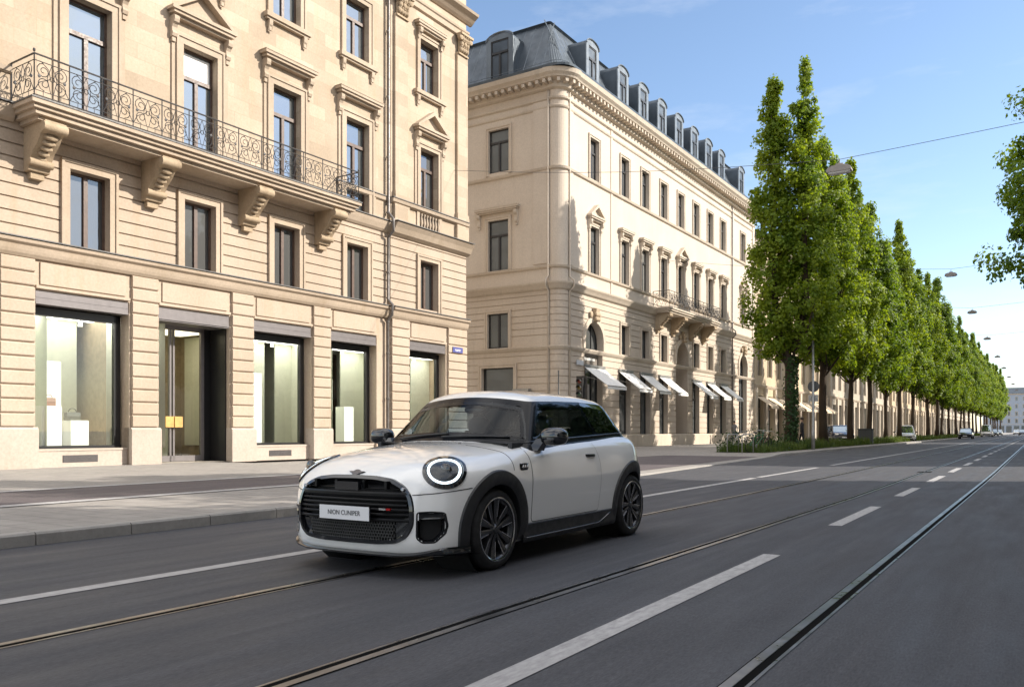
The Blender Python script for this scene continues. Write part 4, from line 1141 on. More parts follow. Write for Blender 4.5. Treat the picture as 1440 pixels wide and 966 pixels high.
def surface_nets(F, lo, hi, h):
    n = [int(math.ceil((hi[i]-lo[i])/h))+1 for i in range(3)]
    g = [lo[i]+h*np.arange(n[i]) for i in range(3)]
    X, Y, Z = np.meshgrid(*g, indexing='ij'); V = F(X, Y, Z); S = V < 0
    c = np.zeros([k-1 for k in n], int)
    for i in (0, 1):
        for j in (0, 1):
            for k in (0, 1): c += S[i:n[0]-1+i, j:n[1]-1+j, k:n[2]-1+k]
    act = (c > 0) & (c < 8); idx = -np.ones(act.shape, int); ids = np.argwhere(act); idx[act] = np.arange(len(ids))
    # vertex: mean of edge crossings
    acc = np.zeros((len(ids), 3)); cnt = np.zeros(len(ids))
    corners = [(i, j, k) for i in (0, 1) for j in (0, 1) for k in (0, 1)]
    for a in corners:
        for ax in range(3):
            if a[ax] == 0:
                b_ = list(a); b_[ax] = 1
                va = V[ids[:, 0]+a[0], ids[:, 1]+a[1], ids[:, 2]+a[2]]; vb = V[ids[:, 0]+b_[0], ids[:, 1]+b_[1], ids[:, 2]+b_[2]]
                m = (va < 0) != (vb < 0); t = np.where(m, va/(va-vb+1e-12), 0)
                p = np.tile(np.array(a, float), (len(ids), 1)); p[:, ax] = t
                acc[m] += p[m]; cnt[m] += 1
    P = np.array(lo)+h*(ids+acc/cnt[:, None])
    for _ in range(3):   # onto the surface
        e = 1e-3; f = F(*P.T)
        G = np.stack([(F(*(P+d).T)-F(*(P-d).T))/(2*e) for d in np.eye(3)*e], 1)
        P -= (f/np.maximum((G**2).sum(1), .3))[:, None]*G
    faces = []
    for ax in range(3):
        u, v = (ax+1) % 3, (ax+2) % 3
        sl0 = [slice(None)]*3; sl1 = [slice(None)]*3
        sl0[ax] = slice(0, -1); sl1[ax] = slice(1, None)
        A, B_ = S[tuple(sl0)], S[tuple(sl1)]
        e = np.argwhere(A != B_); flip = A[tuple(e.T)]
        ok = (e[:, u] > 0) & (e[:, v] > 0) & (e[:, u] < n[u]-1) & (e[:, v] < n[v]-1); e = e[ok]; flip = flip[ok]
        q = []
        for du, dv in ((0, 0), (1, 0), (1, 1), (0, 1)):
            w = e.copy(); w[:, u] -= du; w[:, v] -= dv; q.append(idx[tuple(w.T)])
        q = np.stack(q, 1); q[flip] = q[flip][:, ::-1]; faces.append(q[:, ::-1] if False else q)
    return P, np.concatenate(faces)

def projN(P_, d, F=car_F, start=.5, back=1.2):
    """march from p+d*start against d until the surface is met (many points at once)"""
    P_ = np.array(P_, float).reshape(-1, 3); d = np.array(d, float); d /= np.linalg.norm(d)
    ts = np.arange(start, -back, -.02); Q = P_[:, None, :]+ts[None, :, None]*d
    neg = F(Q[..., 0], Q[..., 1], Q[..., 2]) < 0; hit = neg.any(1); k = np.maximum(neg.argmax(1), 1)
    a = ts[k].copy(); b = ts[k-1].copy()
    for _ in range(16):
        m = (a+b)/2; q = P_+m[:, None]*d; n = F(*q.T) < 0
        a = np.where(n, m, a); b = np.where(n, b, m)
    out = P_+((a+b)/2)[:, None]*d; out[~hit] = P_[~hit]
    return out
def proj(p, d, F=car_F, start=.5, back=1.2): return projN(p, d, F, start, back)[0]
def gradN(P_, F=car_F):
    e = 2e-3; g = np.stack([F(*(P_+v).T)-F(*(P_-v).T) for v in np.eye(3)*e], 1); return g/np.linalg.norm(g, axis=1)[:, None]
def grad(p, F=car_F): return gradN(np.array(p, float).reshape(1, 3), F)[0]
def smooth_loop(pts, n=96, corner=.12):
    """resample a closed polygon evenly, corners slightly rounded"""
    P = np.array(pts, float); Q = np.vstack([P, P[:1]]); L = np.concatenate([[0], np.cumsum(np.linalg.norm(np.diff(Q, axis=0), axis=1))])
    t = np.linspace(0, L[-1], 4*n, endpoint=False); R_ = np.stack([np.interp(t, L, Q[:, k]) for k in range(2)], 1)
    k = max(1, int(corner/L[-1]*4*n)); ker = np.hanning(2*k+3); ker /= ker.sum()
    R_ = np.stack([np.convolve(np.concatenate([R_[-k-1:, i], R_[:, i], R_[:k+1, i]]), ker, 'valid') for i in range(2)], 1)
    return R_[::4]
def inset(loop, d):
    a = np.roll(loop, 1, 0); b = np.roll(loop, -1, 0); t = b-a; t /= np.linalg.norm(t, axis=1)[:, None]
    nrm = np.stack([-t[:, 1], t[:, 0]], 1)
    area = .5*np.sum(loop[:, 0]*b[:, 1]-b[:, 0]*loop[:, 1])
    return loop+nrm*(d if area > 0 else -d)
def patch(b, loops, to3, d, off, F=car_F, cap=True, lip=None, start=.5):
    """rings of 2D loops projected along d onto F and lifted by off (one value per loop)"""
    m = len(loops[0]); Q = projN([to3(q) for lp in loops for q in lp], d, F, start); G = gradN(Q, F)
    Q = Q+G*np.repeat(np.array(off, float), m)[:, None]
    rs = [[tuple(v) for v in Q[i*m:(i+1)*m]] for i in range(len(loops))]
    b.rings(rs, True, False, cap)
    if lip is not None:
        r2 = [tuple(np.array(p)-grad(np.array(p), F)*lip) for p in rs[0]]
        b.rings([r2, rs[0]], True)
def fill_loops(loop, n=6):
    c = loop.mean(0); return [c+(loop-c)*s for s in ([1-(i/n)**1.0*.97 for i in range(n+1)])]

car = tag(empty('hatchback_car', (CX_, CY_+1.95, 0)), 'white three-door hatchback with black wheel arches and lit round headlights driving along the tram tracks', 'car')
OFS = Vector((0, -1.95, 0))
def cb(b, name, m, parent=None, smooth=True, sharp=None, mirror=False, **k):
    me = b.mesh(name, m, smooth=smooth, sharp=sharp, **k)
    me.transform(Matrix.Translation(OFS))
    if mirror:
        me.transform(Matrix.Scale(-1, 4, (1, 0, 0))); me.flip_normals()
    return link(name, me, parent or car)

YW = (.805, 3.40); ZW = .322; RT = .322; RA = .372
side_loop = lambda pts, n=96, c=.05: smooth_loop(pts, n, c)
win_f = side_loop([(1.50, 1.03), (1.84, 1.358), (2.2, 1.372), (2.625, 1.378), (2.76, 1.075), (2.2, 1.052)], 80, .05)
win_r = side_loop([(2.645, 1.378), (3.05, 1.370), (3.31, 1.350), (3.55, 1.10), (2.785, 1.078)], 80, .05)
ws_loop = side_loop([(-.745, 1.015), (-.3, 1.015), (.3, 1.015), (.745, 1.015), (.665, 1.20), (.575, 1.358), (.3, 1.398), (0, 1.408), (-.3, 1.398), (-.575, 1.358), (-.665, 1.20)], 110, .05)
rw_loop = side_loop([(-.62, 1.10), (.62, 1.10), (.52, 1.36), (-.52, 1.36)], 80, .08)
gr_half = [(0, .757), (.22, .753), (.38, .735), (.49, .69), (.555, .625), (.585, .53), (.583, .40), (.535, .315), (.45, .268), (.30, .256), (0, .254)]
gr_loop = smooth_loop([(x, z) for x, z in gr_half]+[(-x, z) for x, z in gr_half[-2:0:-1]], 120, .05)
in_loop = smooth_loop([(.612, .497), (.70, .502), (.765, .495), (.775, .40), (.765, .34), (.715, .278), (.64, .276), (.607, .31)], 60, .018)
def inside(loop, X, Z):
    r = np.zeros(len(X), bool); n = len(loop)
    for i in range(n):
        x0, z0 = loop[i]; x1, z1 = loop[(i+1) % n]
        c = ((z0 > Z) != (z1 > Z)) & (X < (x1-x0)*(Z-z0)/(z1-z0+1e-12)+x0); r ^= c
    return r
P, Fq = surface_nets(car_F, (-.96, -.08, .08), (.96, 4.05, 1.56), .0185)
def clip_split(V, faces, field):
    """cut polygons along field = 0; returns (verts, faces below, faces above)"""
    val = field(*np.array(V).T); V = [tuple(v) for v in V]; lo, hi = [], []; cache = {}
    def cut(i, j):
        k = (min(i, j), max(i, j))
        if k not in cache:
            t = val[k[0]]/(val[k[0]]-val[k[1]]); cache[k] = len(V)
            V.append(tuple(np.array(V[k[0]])*(1-t)+np.array(V[k[1]])*t))
        return cache[k]
    for f in faces:
        sg = [val[i] < 0 for i in f]
        if all(sg): lo.append(f)
        elif not any(sg): hi.append(f)
        else:
            A, B_ = [], []
            for i, j, si, sj in zip(f, f[1:]+f[:1], sg, sg[1:]+sg[:1]):
                (A if si else B_).append(i)
                if si != sj: c = cut(i, j); A.append(c); B_.append(c)
            if len(A) > 2: lo.append(A)
            if len(B_) > 2: hi.append(B_)
    return np.array(V), lo, hi
def centres(V, fs): return np.array([V[f].mean(0) for f in fs])
def zcut(x, y, z):
    side = np.interp(y, [1.7, 2.2, 2.62, 3.05, 3.35], [1.366, 1.380, 1.386, 1.378, 1.358])
    fr = .046*np.clip(1-(x/.58)**2, 0, 1)*np.clip((2.3-y)/.3, 0, 1)
    return z-side-fr
faces0 = [list(map(int, f)) for f in Fq]
V1, f_green, f_low = clip_split(P, faces0, lambda x, y, z: car_green(x, y, z)-car_lower(x, y, z))
V2, f_pil, f_roof = clip_split(V1, f_green, zcut)
def keep(V, fs, green):
    C_ = centres(V, fs); ax_ = np.abs(C_[:, 0]); kill = np.zeros(len(fs), bool)
    if green:
        kill |= inside(inset(win_f, .03), C_[:, 1], C_[:, 2]) & (ax_ > .5)
        kill |= inside(inset(win_r, .03), C_[:, 1], C_[:, 2]) & (ax_ > .5)
        kill |= inside(inset(ws_loop, .04), C_[:, 0], C_[:, 2]) & (C_[:, 1] < 2.2)
        kill |= inside(inset(rw_loop, .03), C_[:, 0], C_[:, 2]) & (C_[:, 1] > 2.8)
        kill |= car_lower(*C_.T) < -.03
    else:
        for yw in YW: kill |= (np.hypot(C_[:, 1]-yw, C_[:, 2]-ZW) < RA+.02) & (ax_ > .45)
        kill |= inside(inset(gr_loop, .02), C_[:, 0], C_[:, 2]) & (C_[:, 1] < .35)
        kill |= inside(inset(in_loop, .003), ax_, C_[:, 2]) & (C_[:, 1] < .6)
        kill |= car_green(*C_.T) < -.03
    return [f for f, k in zip(fs, kill) if not k]
def shell(name, V, fs, m):
    used = sorted({i for f in fs for i in f}); mp = {i: k for k, i in enumerate(used)}
    b = MB(); b.add([tuple(V[i]) for i in used], [tuple(mp[i] for i in f) for f in fs])
    return cb(b, name, m, recalc=False)
body = shell('body', V1, keep(V1, f_low, False), M['paint'])
shell('pillar', V2, keep(V2, f_pil, True), M['pillar'])
roof_ = shell('roof', V2, f_roof, M['roofpaint'])
# windows
ex, ey, ez = np.eye(3)
for s in (1, -1):
    for lp, m, nm in ((win_f, 'carglass', 'side_window'), (win_r, 'cardark', 'quarter_window')):
        b = MB(); patch(b, fill_loops(lp, 5), lambda q: (s*.6, q[0], q[1]), ex*s, [.004]*6, car_green)
        cb(b, nm, M[m])
b = MB(); patch(b, fill_loops(ws_loop, 6), lambda q: (q[0], 1.4, q[1]), (0, -1, .25), [.004]*7, car_green, start=.8); wsg = cb(b, 'windscreen', M['carglass'])
b = MB(); lo = ws_loop; patch(b, [inset(lo, -.012), inset(lo, .035)], lambda q: (q[0], 1.4, q[1]), (0, -1, .25), [.002, .006], car_green, False, start=.8); cb(b, 'windscreen_border', M['pillar'], wsg)
b = MB(); patch(b, fill_loops(rw_loop, 5), lambda q: (q[0], 3.4, q[1]), (0, 1, .2), [.004]*6, car_green, start=.8); cb(b, 'rear_window', M['cardark'])
# belt line trim and door glass edge
def seam(b, pts, d, r=.0035, lift=.0, F=car_F, n=40):
    pts = np.array(pts, float); L = np.concatenate([[0], np.cumsum(np.linalg.norm(np.diff(pts, axis=0), axis=1))]); t = np.linspace(0, L[-1], n)
    Q = projN(np.stack([np.interp(t, L, pts[:, k]) for k in range(3)], 1), d, F); Q = Q+gradN(Q, F)*lift
    b.tube([tuple(q) for q in Q], r, 5)
for s in (1, -1):
    b = MB(); seam(b, [(s*.6, 1.40, 1.0), (s*.6, 1.7, 1.018), (s*.6, 2.4, 1.042), (s*.6, 3.1, 1.068), (s*.6, 3.58, 1.084)], (s, 0, 0), .008, .002, car_F); cb(b, 'belt_trim', M['gloss'])
    # door: a panel over the shell with its shut line
    dl = smooth_loop([(1.335, .335), (2.2, .335), (2.60, .335), (2.635, .60), (2.63, .80), (2.56, 1.018), (2.0, .995), (1.31, .972), (1.33, .70)], 130, .06)
    b = MB(); patch(b, [inset(dl, -.006), inset(dl, .002)], lambda q: (s*.6, q[0], q[1]), ex*s, [.0012, .0012], car_lower, False); gap = b
    b2 = MB(); patch(b2, fill_loops(dl, 12), lambda q: (s*.6, q[0], q[1]), ex*s, [.0025]+[.0045]*12, car_lower, True); door = cb(b2, 'door', M['paint'])
    cb(gap, 'shut_line', M['dark'], door)
    hb = MB(); hp = proj((s*.6, 2.45, .868), ex*s); hx = hp[0]
    hb.rings([[(hx-s*.004+s*dx*(1-(t/8-.5)**4*12), 2.34+.20*t/8, .868+dz) for dx, dz in ((0, -.016), (.028, -.013), (.034, 0), (.028, .012), (0, .015))] for t in range(9)], True, True, True)
    cb(hb, 'handle', M['gloss'], door, sharp=50)
    # fender scuttle badge
    b = MB(); q = smooth_loop([(1.13, .835), (1.265, .835), (1.27, .80), (1.25, .775), (1.13, .775), (1.12, .80)], 40, .02)
    patch(b, fill_loops(q, 3), lambda q: (s*.6, q[0], q[1]), ex*s, [.002, .01, .012, .012], car_lower); bd = cb(b, 'side_scuttle', M['gloss'])
    b = MB()
    for k in range(3): seam(b, [(s*.6, 1.15+k*.036, .795), (s*.6, 1.172+k*.036, .818)], ex*s, .004, .013, n=4)
    seam(b, [(s*.6, 1.13, .828), (s*.6, 1.255, .828)], ex*s, .003, .013, n=6); cb(b, 'badge_mark', M['rimb'], bd)
    b = MB(); seam(b, [(s*.6, 1.02, .98), (s*.6, 1.03, .86), (s*.6, 1.03, .78)], ex*s, .003)
    cb(b, 'bonnet_seam', M['dark'])
    # wheel arch cladding
    for yw in YW:
        for a0, a1 in ((-22, 202),):
            n = 46; b = MB(); prof = [(RA-.02, -.10), (RA-.015, .006), (RA+.01, .016), (RA+.06, .020), (RA+.092, .016), (RA+.102, -.004)]
            rs = []
            for k in range(n+1):
                a = R(a0+(a1-a0)*k/n); r = []
                for rr, o in prof:
                    yy, z_ = yw+rr*math.cos(a), max(.20, ZW+rr*math.sin(a)); p = proj((s*.5, yy, z_), ex*s, car_lower); gx = grad(p, car_lower)
                    r.append(tuple(p+np.array([gx[0], gx[1], 0])*o) if o > -.05 else (p[0]+s*o, yy, z_))
                rs.append(r)
            b.rings(rs, False); cb(b, 'wheel_arch', M['clad'], sharp=45)
        # dark wheel house
        b = MB(); n = 30
        b.rings([[(s*xx, yw+(RA+.0)*math.cos(2*PI*k/n), ZW+(RA+.0)*math.sin(2*PI*k/n)) for k in range(n)] for xx in (.45, .80)], True, True); cb(b, 'wheel_house', M['dark'])
    # sill cladding with a bright strip
    b = MB(); n = 24; rs = []
    for k in range(n+1):
        y_ = YW[0]+RA+.03+(YW[1]-YW[0]-2*RA-.06)*k/n; r = []
        for z_, o in ((.325, .0), (.318, .014), (.25, .018), (.215, .034), (.185, .036), (.165, .02), (.165, -.1)):
            p = proj((s*.4, y_, max(z_, .20)), ex*s, car_lower); r.append((p[0]+s*o, y_, z_))
        rs.append(r)
    b.rings(rs, False, False, False); sill = cb(b, 'sill', M['clad'], sharp=40)
    b = MB(); seam(b, [(s*.5, 1.26, .215), (s*.5, 2.0, .217), (s*.5, 2.62, .222), (s*.5, 2.82, .30)], ex*s, .006, .033, car_lower); cb(b, 'strip', M['chrome'], sill)
    # headlight
    hc = np.array((s*.675, .345, .795)); d = np.array((s*.50, -.80, .33)); d /= np.linalg.norm(d)
    hu = np.array((s*.86, .50, -.10)); hu -= d*hu.dot(d); hu /= np.linalg.norm(hu); hv = np.cross(hu, d)*-s
    if hv[2] < 0: hv = -hv
    to3 = lambda q: hc+hu*q[0]+hv*q[1]
    el = lambda k, sx=0.0: np.array([(k*.162*math.cos(2*PI*i/64)+sx, k*.160*math.sin(2*PI*i/64)) for i in range(64)])
    b = MB(); patch(b, [el(1.04), el(1.0), el(.86), el(.84)], to3, d, [-.004, .012, .014, .002], car_lower, False); hl = cb(b, 'headlight', M['gloss'], sharp=50)
    b = MB(); patch(b, [el(.79), el(.78), el(.69), el(.67)], to3, d, [.002, .010, .010, .002], car_lower, False); cb(b, 'light_ring', M['drl'], hl)
    b = MB(); patch(b, [el(.86), el(.6), el(.3), el(.02)], to3, d, [.004, .004, .004, .004], car_lower, True); cb(b, 'reflector', M['lampin'], hl)
    b = MB(); p = proj(to3((.015, .0)), d, car_lower); b.ellipsoid(tuple(p), (.055, .016, .05), 14, 8); cb(b, 'projector', M['gloss'], hl)
    b = MB(); patch(b, [el(.86), el(.5), el(.02)], to3, d, [.012, .02, .022], car_lower, True); cb(b, 'lens', M['lens'], hl)
    # corner intake
    dd = np.array((s*.35, -1, 0)); sl = lambda q: (s*q[0], .1, q[1])
    b = MB(); patch(b, [inset(in_loop, -.007), in_loop, inset(in_loop, .004), inset(in_loop, .012)], sl, (0, -1, 0), [.001, .003, .001, -.05], car_lower, False, start=.7); it = cb(b, 'air_intake', M['gloss'], sharp=50)
    b = MB(); patch(b, fill_loops(inset(in_loop, .015), 3), sl, (0, -1, 0), [-.045]*4, car_lower, start=.7); cb(b, 'intake_back', M['dark'], it)
    b = MB(); lo = smooth_loop([(.625, .492), (.76, .49), (.765, .455), (.625, .45)], 30, .01); patch(b, fill_loops(lo, 2), sl, (0, -1, 0), [.002, -.004, -.004], car_lower, start=.7); cb(b, 'intake_flap', M['gloss'], it)
    # mirrors
    mr = MB(); mr.ellipsoid((s*.965, 1.52, 1.052), (.125, .085, .078), 20, 12, .75); mm = cb(mr, 'wing_mirror', M['gloss'])
    b = MB(); b.rings([[(s*(.80+.02*t)+dx*s, 1.50+dy*(1-.2*t), .93+.035*t) for dx, dy in ((-.045, -.07), (.045, -.06), (.045, .06), (-.045, .07))] for t in (0, 1, 2, 3)], True, True, True); cb(b, 'mirror_foot', M['gloss'], mm, sharp=40)
    b = MB(); b.add([(s*.965+.095*math.cos(2*PI*i/20)*s, 1.596, 1.052+.058*math.sin(2*PI*i/20)) for i in range(20)], [tuple(range(20))]); cb(b, 'mirror_glass', M['chrome'], mm)
    # tail light
    b = MB(); tl = smooth_loop([(.56, .98), (.74, .96), (.76, .74), (.58, .76)], 40, .05); patch(b, fill_loops(tl, 4), lambda q: (s*q[0], 3.8, q[1]), (0, 1, 0), [-.002, .01, .012, .012, .012], car_lower); cb(b, 'tail_light', M['red'])
# front splitter
b = MB(); n = 50; rs = []
for k in range(n+1):
    t = -1+2*k/n; x_ = .86*math.sin(t*PI/2*.98); y_ = float(cF(abs(x_)))+.02; ed = min(1, max(0, (abs(x_)-.45)/.3))
    up = .192+.045*ed**2
    rs.append([(x_, y_+.06, up), (x_, y_-.005, up), (x_, y_-.028, up-.016), (x_, y_-.028, .168+.02*ed), (x_, y_+.12, .160)])
b.rings(rs, False); cb(b, 'splitter', M['gloss'], sharp=40)
# bumper seam from grille to arch
for s in (1, -1):
    b = MB(); seam(b, [(s*.56, .1, .625), (s*.7, .2, .638), (s*.80, .3, .652), (s*.86, .45, .668)], (s*.6, -.8, 0), .0035); cb(b, 'bumper_seam', M['dark'])
# grille
gt = lambda q: (q[0], 0, q[1])
b = MB(); patch(b, [inset(gr_loop, -.008), inset(gr_loop, .002), inset(gr_loop, .026), inset(gr_loop, .034)], gt, (0, -1, 0), [-.002, .014, .012, -.05], car_lower, False); gr = cb(b, 'grille', M['gloss'], sharp=45)
b = MB(); patch(b, fill_loops(inset(gr_loop, .03), 4), gt, (0, -1, 0), [-.06]*5, car_lower); cb(b, 'grille_back', M['dark'], gr)
def gbar(b, z0, z1, o0, x0=-.6, x1=.6, th=.03, n=36):
    rs = []
    for k in range(n+1):
        x_ = x0+(x1-x0)*k/n; zm = (z0+z1)/2
        if not inside(inset(gr_loop, .012), np.array([x_]), np.array([zm]))[0]: continue
        p = proj((x_, 0, zm), (0, -1, 0), car_lower); y_ = p[1]-o0
        rs.append([(x_, y_+th, z0), (x_, y_+.004, z0), (x_, y_, z0+(z1-z0)*.3), (x_, y_, z1-(z1-z0)*.3), (x_, y_+.004, z1), (x_, y_+th, z1)])
    if len(rs) > 1: b.rings(rs, True, True, True)
b = MB()
gbar(b, .60, .645, .012); gbar(b, .570, .589, .002); gbar(b, .536, .556, .002); gbar(b, .502, .522, .0); gbar(b, .466, .486, -.002); gbar(b, .425, .447, .004)
gbar(b, .662, .672, -.004, -.5, -.13); gbar(b, .662, .672, -.004, .13, .5); gbar(b, .722, .732, -.014, -.5, .5)
for s in (1, -1):
    for xx in (.14, .36): b.box(s*xx-.012, s*xx+.012, .03, .07, .665, .725)
cb(b, 'grille_bar', M['gbar'], gr, smooth=False)
b = MB()
for z in np.arange(.285, .42, .0235): gbar(b, z-.004, z+.004, -.012, -.42, .42, .012)
for i in range(-17, 18):
    x_ = i*.0245
    for k in range(6):
        z = .285+k*.0235; xs = x_+(.012 if k % 2 else 0); p = proj((xs, 0, z+.01), (0, -1, 0), car_lower); b.box(xs-.0035, xs+.0035, p[1]+.014, p[1]+.026, z, z+.0235)
cb(b, 'lower_mesh', plain('mesh_black', (.035, .035, .036), .4), gr, smooth=False)
b = MB()
b.box(-.12, .12, -.005, .03, .652, .715); cb(b, 'grille_sensor', M['gloss'], gr, smooth=False)
for s in (1, -1):
    b = MB(); b.add([(s*.42, .06, .42), (s*.56, .10, .47), (s*.565, .10, .36), (s*.50, .08, .29), (s*.44, .065, .29)], [(0, 1, 2, 3, 4)]); cb(b, 'grille_insert', M['gloss'], gr, smooth=False)
for s in (1, -1):
    b = MB(); b.lathe([(.0, .015), (.016, .01), (.018, .03)], 12, (s*.50, .045, .665), 1); cb(b, 'sensor', M['chrome'], gr)
b = MB(); b.box(.325, .39, -.005, .012, .512, .527); cb(b, 'badge_bar', M['rimb'], gr, smooth=False)
b = MB(); b.box(.395, .43, -.003, .014, .512, .527); cb(b, 'badge_red', M['red'], gr, smooth=False)
# number plate
b = MB(); b.box(-.262, .262, -.030, -.022, .42, .538); pf = cb(b, 'number_plate', M['gloss'], smooth=False)
b = MB(); b.box(-.254, .254, -.034, -.030, .427, .531); cb(b, 'plate_face', M['plate'], pf, smooth=False)
tm = text_mesh('NION CUNIPER', .052, M['ink'], .001); t = link('lettering', tm, pf); t.matrix_local = Matrix.Translation((0, -1.95-.0355, .478)) @ Matrix.Rotation(R(90), 4, 'X') @ Matrix.Scale(.92, 4, (1, 0, 0))
# bonnet emblem: dark winged badge
p = proj((0, .10, .79), (0, -.6, .8), car_lower); gp = grad(p, car_lower); tu = np.cross(gp, ex); 
b = MB(); em = [(-.085, .012), (-.04, .014), (-.022, .030), (0, .034), (.022, .030), (.04, .014), (.085, .012), (.04, -.012), (.02, -.03), (0, -.036), (-.02, -.03), (-.04, -.012)]
tv = -tu if tu[2] < 0 else tu
ring0 = [tuple(proj(p+ex*q[0]+tv*q[1], gp, car_lower)+gp*.001) for q in em]; ring1 = [tuple(proj(p+ex*q[0]*.9+tv*q[1]*.9, gp, car_lower)+gp*.012) for q in em]
b.rings([ring0, ring1], True, False, True); cb(b, 'emblem', M['chrome'], sharp=40)
# washer jets, wiper arms
b = MB()
for s in (1, -1): p = proj((s*.30, 1.06, 1.0), ez, car_lower); b.ellipsoid((p[0], p[1], p[2]), (.018, .014, .008), 8, 5)
cb(b, 'washer_jet', M['gloss'])
for x0, x1 in ((-.55, .05), (.0, .62)):
    b = MB(); pts = [(x0+(x1-x0)*k/10, 1.3, 1.025+.035*k/10) for k in range(11)]; Q = [proj(q, (0, -1, .25), car_green, .8) for q in pts]
    b.tube([tuple(q+np.array((0, -.014, .006))) for q in Q], .008, 5); cb(b, 'wiper', M['clad'], wsg)
# wheels
def make_wheel():
    t = MB(); hw = .105
    t.lathe([(.232, -hw+.02), (.245, -hw+.005), (.275, -hw-.004), (.305, -hw+.008), (.318, -hw+.03), (RT, -hw+.05), (RT, hw-.05), (.318, hw-.03), (.305, hw-.008), (.275, hw+.004), (.245, hw-.005), (.232, hw-.02)], 48, (0, 0, 0), 0, False)
    for x_ in (-.045, 0, .045): t.lathe([(RT+.0008, x_-.006), (RT-.006, x_), (RT+.0008, x_+.006)], 48, (0, 0, 0), 0, False)
    tyre = t.mesh('wheel', M['tyre'], smooth=True, sharp=40)
    r = MB(); r.lathe([(.235, -.09), (.215, -.06), (.215, .06), (.23, .085), (.247, .10), (.253, .104), (.2535, .098)], 48, (0, 0, 0), 0, False)
    rim = r.mesh('rim', M['rimd'], smooth=True, sharp=40)
    e = MB(); e.lathe([(.2545, .098), (.2555, .107), (.248, .109), (.241, .105)], 48, (0, 0, 0), 0, False); edge = e.mesh('rim_edge', M['rimb'], smooth=True, sharp=40)
    sp = MB(); sf = MB()
    for k in range(5):
        a = 2*PI*k/5+.35
        for sgn in (-1, 1):
            def pt(r_, w_, x_):
                aa = a+sgn*w_/max(r_, .03); return (x_, r_*math.cos(aa), r_*math.sin(aa))
            secs = [(.035, .004, .030, .085), (.10, .008, .046, .080), (.18, .016, .070, .085), (.246, .024, .088, .092)]
            sp.rings([[pt(r_, w0, x_-.03), pt(r_, w1, x_-.03), pt(r_, w1, x_-.004), pt(r_, (w0+w1)/2, x_), pt(r_, w0, x_-.004)] for r_, w0, w1, x_ in secs], True, True, True)
            sf.rings([[pt(r_, w1-.006, x_-.003), pt(r_, w1+.001, x_-.004), pt(r_, w1+.001, x_+.002), pt(r_, w1-.006, x_+.002)] for r_, w0, w1, x_ in secs[1:]], True, True, True)
    sp.lathe([(.0, .095), (.028, .094), (.034, .085), (.06, .07), (.06, .03)], 20, (0, 0, 0), 0, False)
    spoke = sp.mesh('spoke', M['rimd'], smooth=True, sharp=35); sfm = sf.mesh('spoke_facing', M['rimb'], smooth=False)
    dsc = MB(); dsc.lathe([(.0, -.02), (.165, -.02), (.165, .005), (.0, .005)], 32, (0, 0, 0), 0); disc = dsc.mesh('brake_disc', plain('brake_disc_steel', (.14, .14, .145), .35, metal=.9), smooth=True, sharp=30)
    return tyre, [('rim', rim), ('rim_edge', edge), ('spoke', spoke), ('spoke_facing', sfm), ('brake_disc', disc)]
wt, wr = make_wheel()
for s in (1, -1):
    for j, yw in enumerate(YW):
        o = link('wheel', wt, car); o.location = (s*.752, yw-1.95, ZW); o.rotation_euler = (R(17*j+9), 0, 0 if s > 0 else PI)
        for nm, me in wr: link(nm, me, o)
# underside and cabin
b = MB(); b.box(-.62, .62, .3, 3.6, .16, .2); cb(b, 'floor_pan', M['dark'], smooth=False)
b = MB(); rs = []
for y_, z_ in ((1.22, .99), (1.45, 1.0), (1.62, .97), (1.72, .9), (1.74, .70)): rs.append([(-.70+.14*k, y_, z_+.02*math.exp(-((.14*k-.7-.36)/.22)**2)) for k in range(11)])
b.rings(rs, False); cb(b, 'dashboard', M['cabin'])
b = MB(); b.box(-.72, .72, 1.3, 3.4, .34, .38); b.box(-.74, -.70, 1.2, 3.4, .38, 1.0); b.box(.70, .74, 1.2, 3.4, .38, 1.0); b.box(-.7, .7, 3.3, 3.36, .38, 1.02); cb(b, 'cabin_lining', M['cabin'], smooth=False)
b = MB(); c_ = Vector((.36, 1.86, .93)); 
b.tube([(c_.x+.185*math.cos(2*PI*i/28), c_.y+.185*math.sin(2*PI*i/28)*.42, c_.z+.185*math.sin(2*PI*i/28)*.9) for i in range(28)], .016, 8, closed=True); b.ellipsoid(tuple(c_), (.06, .04, .055), 10, 6)
for a in (0, 180, 270): b.tube([tuple(c_), (c_.x+.18*math.cos(R(a)), c_.y+.18*math.sin(R(a))*.42, c_.z+.18*math.sin(R(a))*.9)], .012, 5)
cb(b, 'steering_wheel', M['cabin'])
for x_, y_ in ((.36, 2.10), (-.36, 2.10), (.34, 3.0), (-.34, 3.0)):
    b = MB(); b.rings([[(x_+dx*w_, y_+yy+dy, z_) for dx, dy in ((-.24, .0), (-.2, -.06), (.2, -.06), (.24, 0), (.2, .07), (-.2, .07))] for z_, yy, w_ in ((.50, .0, .9), (.62, .04, 1.0), (.85, .12, 1.0), (1.02, .17, .9), (1.06, .19, .7))], True, True, True)
    b.box(x_-.25, x_+.25, y_-.45, y_+.02, .42, .56); se = cb(b, 'seat', M['seatm'], sharp=50)
    b = MB(); b.ellipsoid((x_, y_+.22, 1.155), (.13, .05, .095), 14, 8, .8); cb(b, 'head_restraint', M['seatm'], se)
b = MB(); b.ellipsoid((0, 1.72, 1.30), (.12, .02, .035), 12, 6, .7); cb(b, 'rear_view_mirror', M['gloss'])
b = MB(); b.tube([(0, 3.05, 1.45), (0, 3.2, 1.50)], [.012, .004], 6); cb(b, 'aerial', M['gloss'])
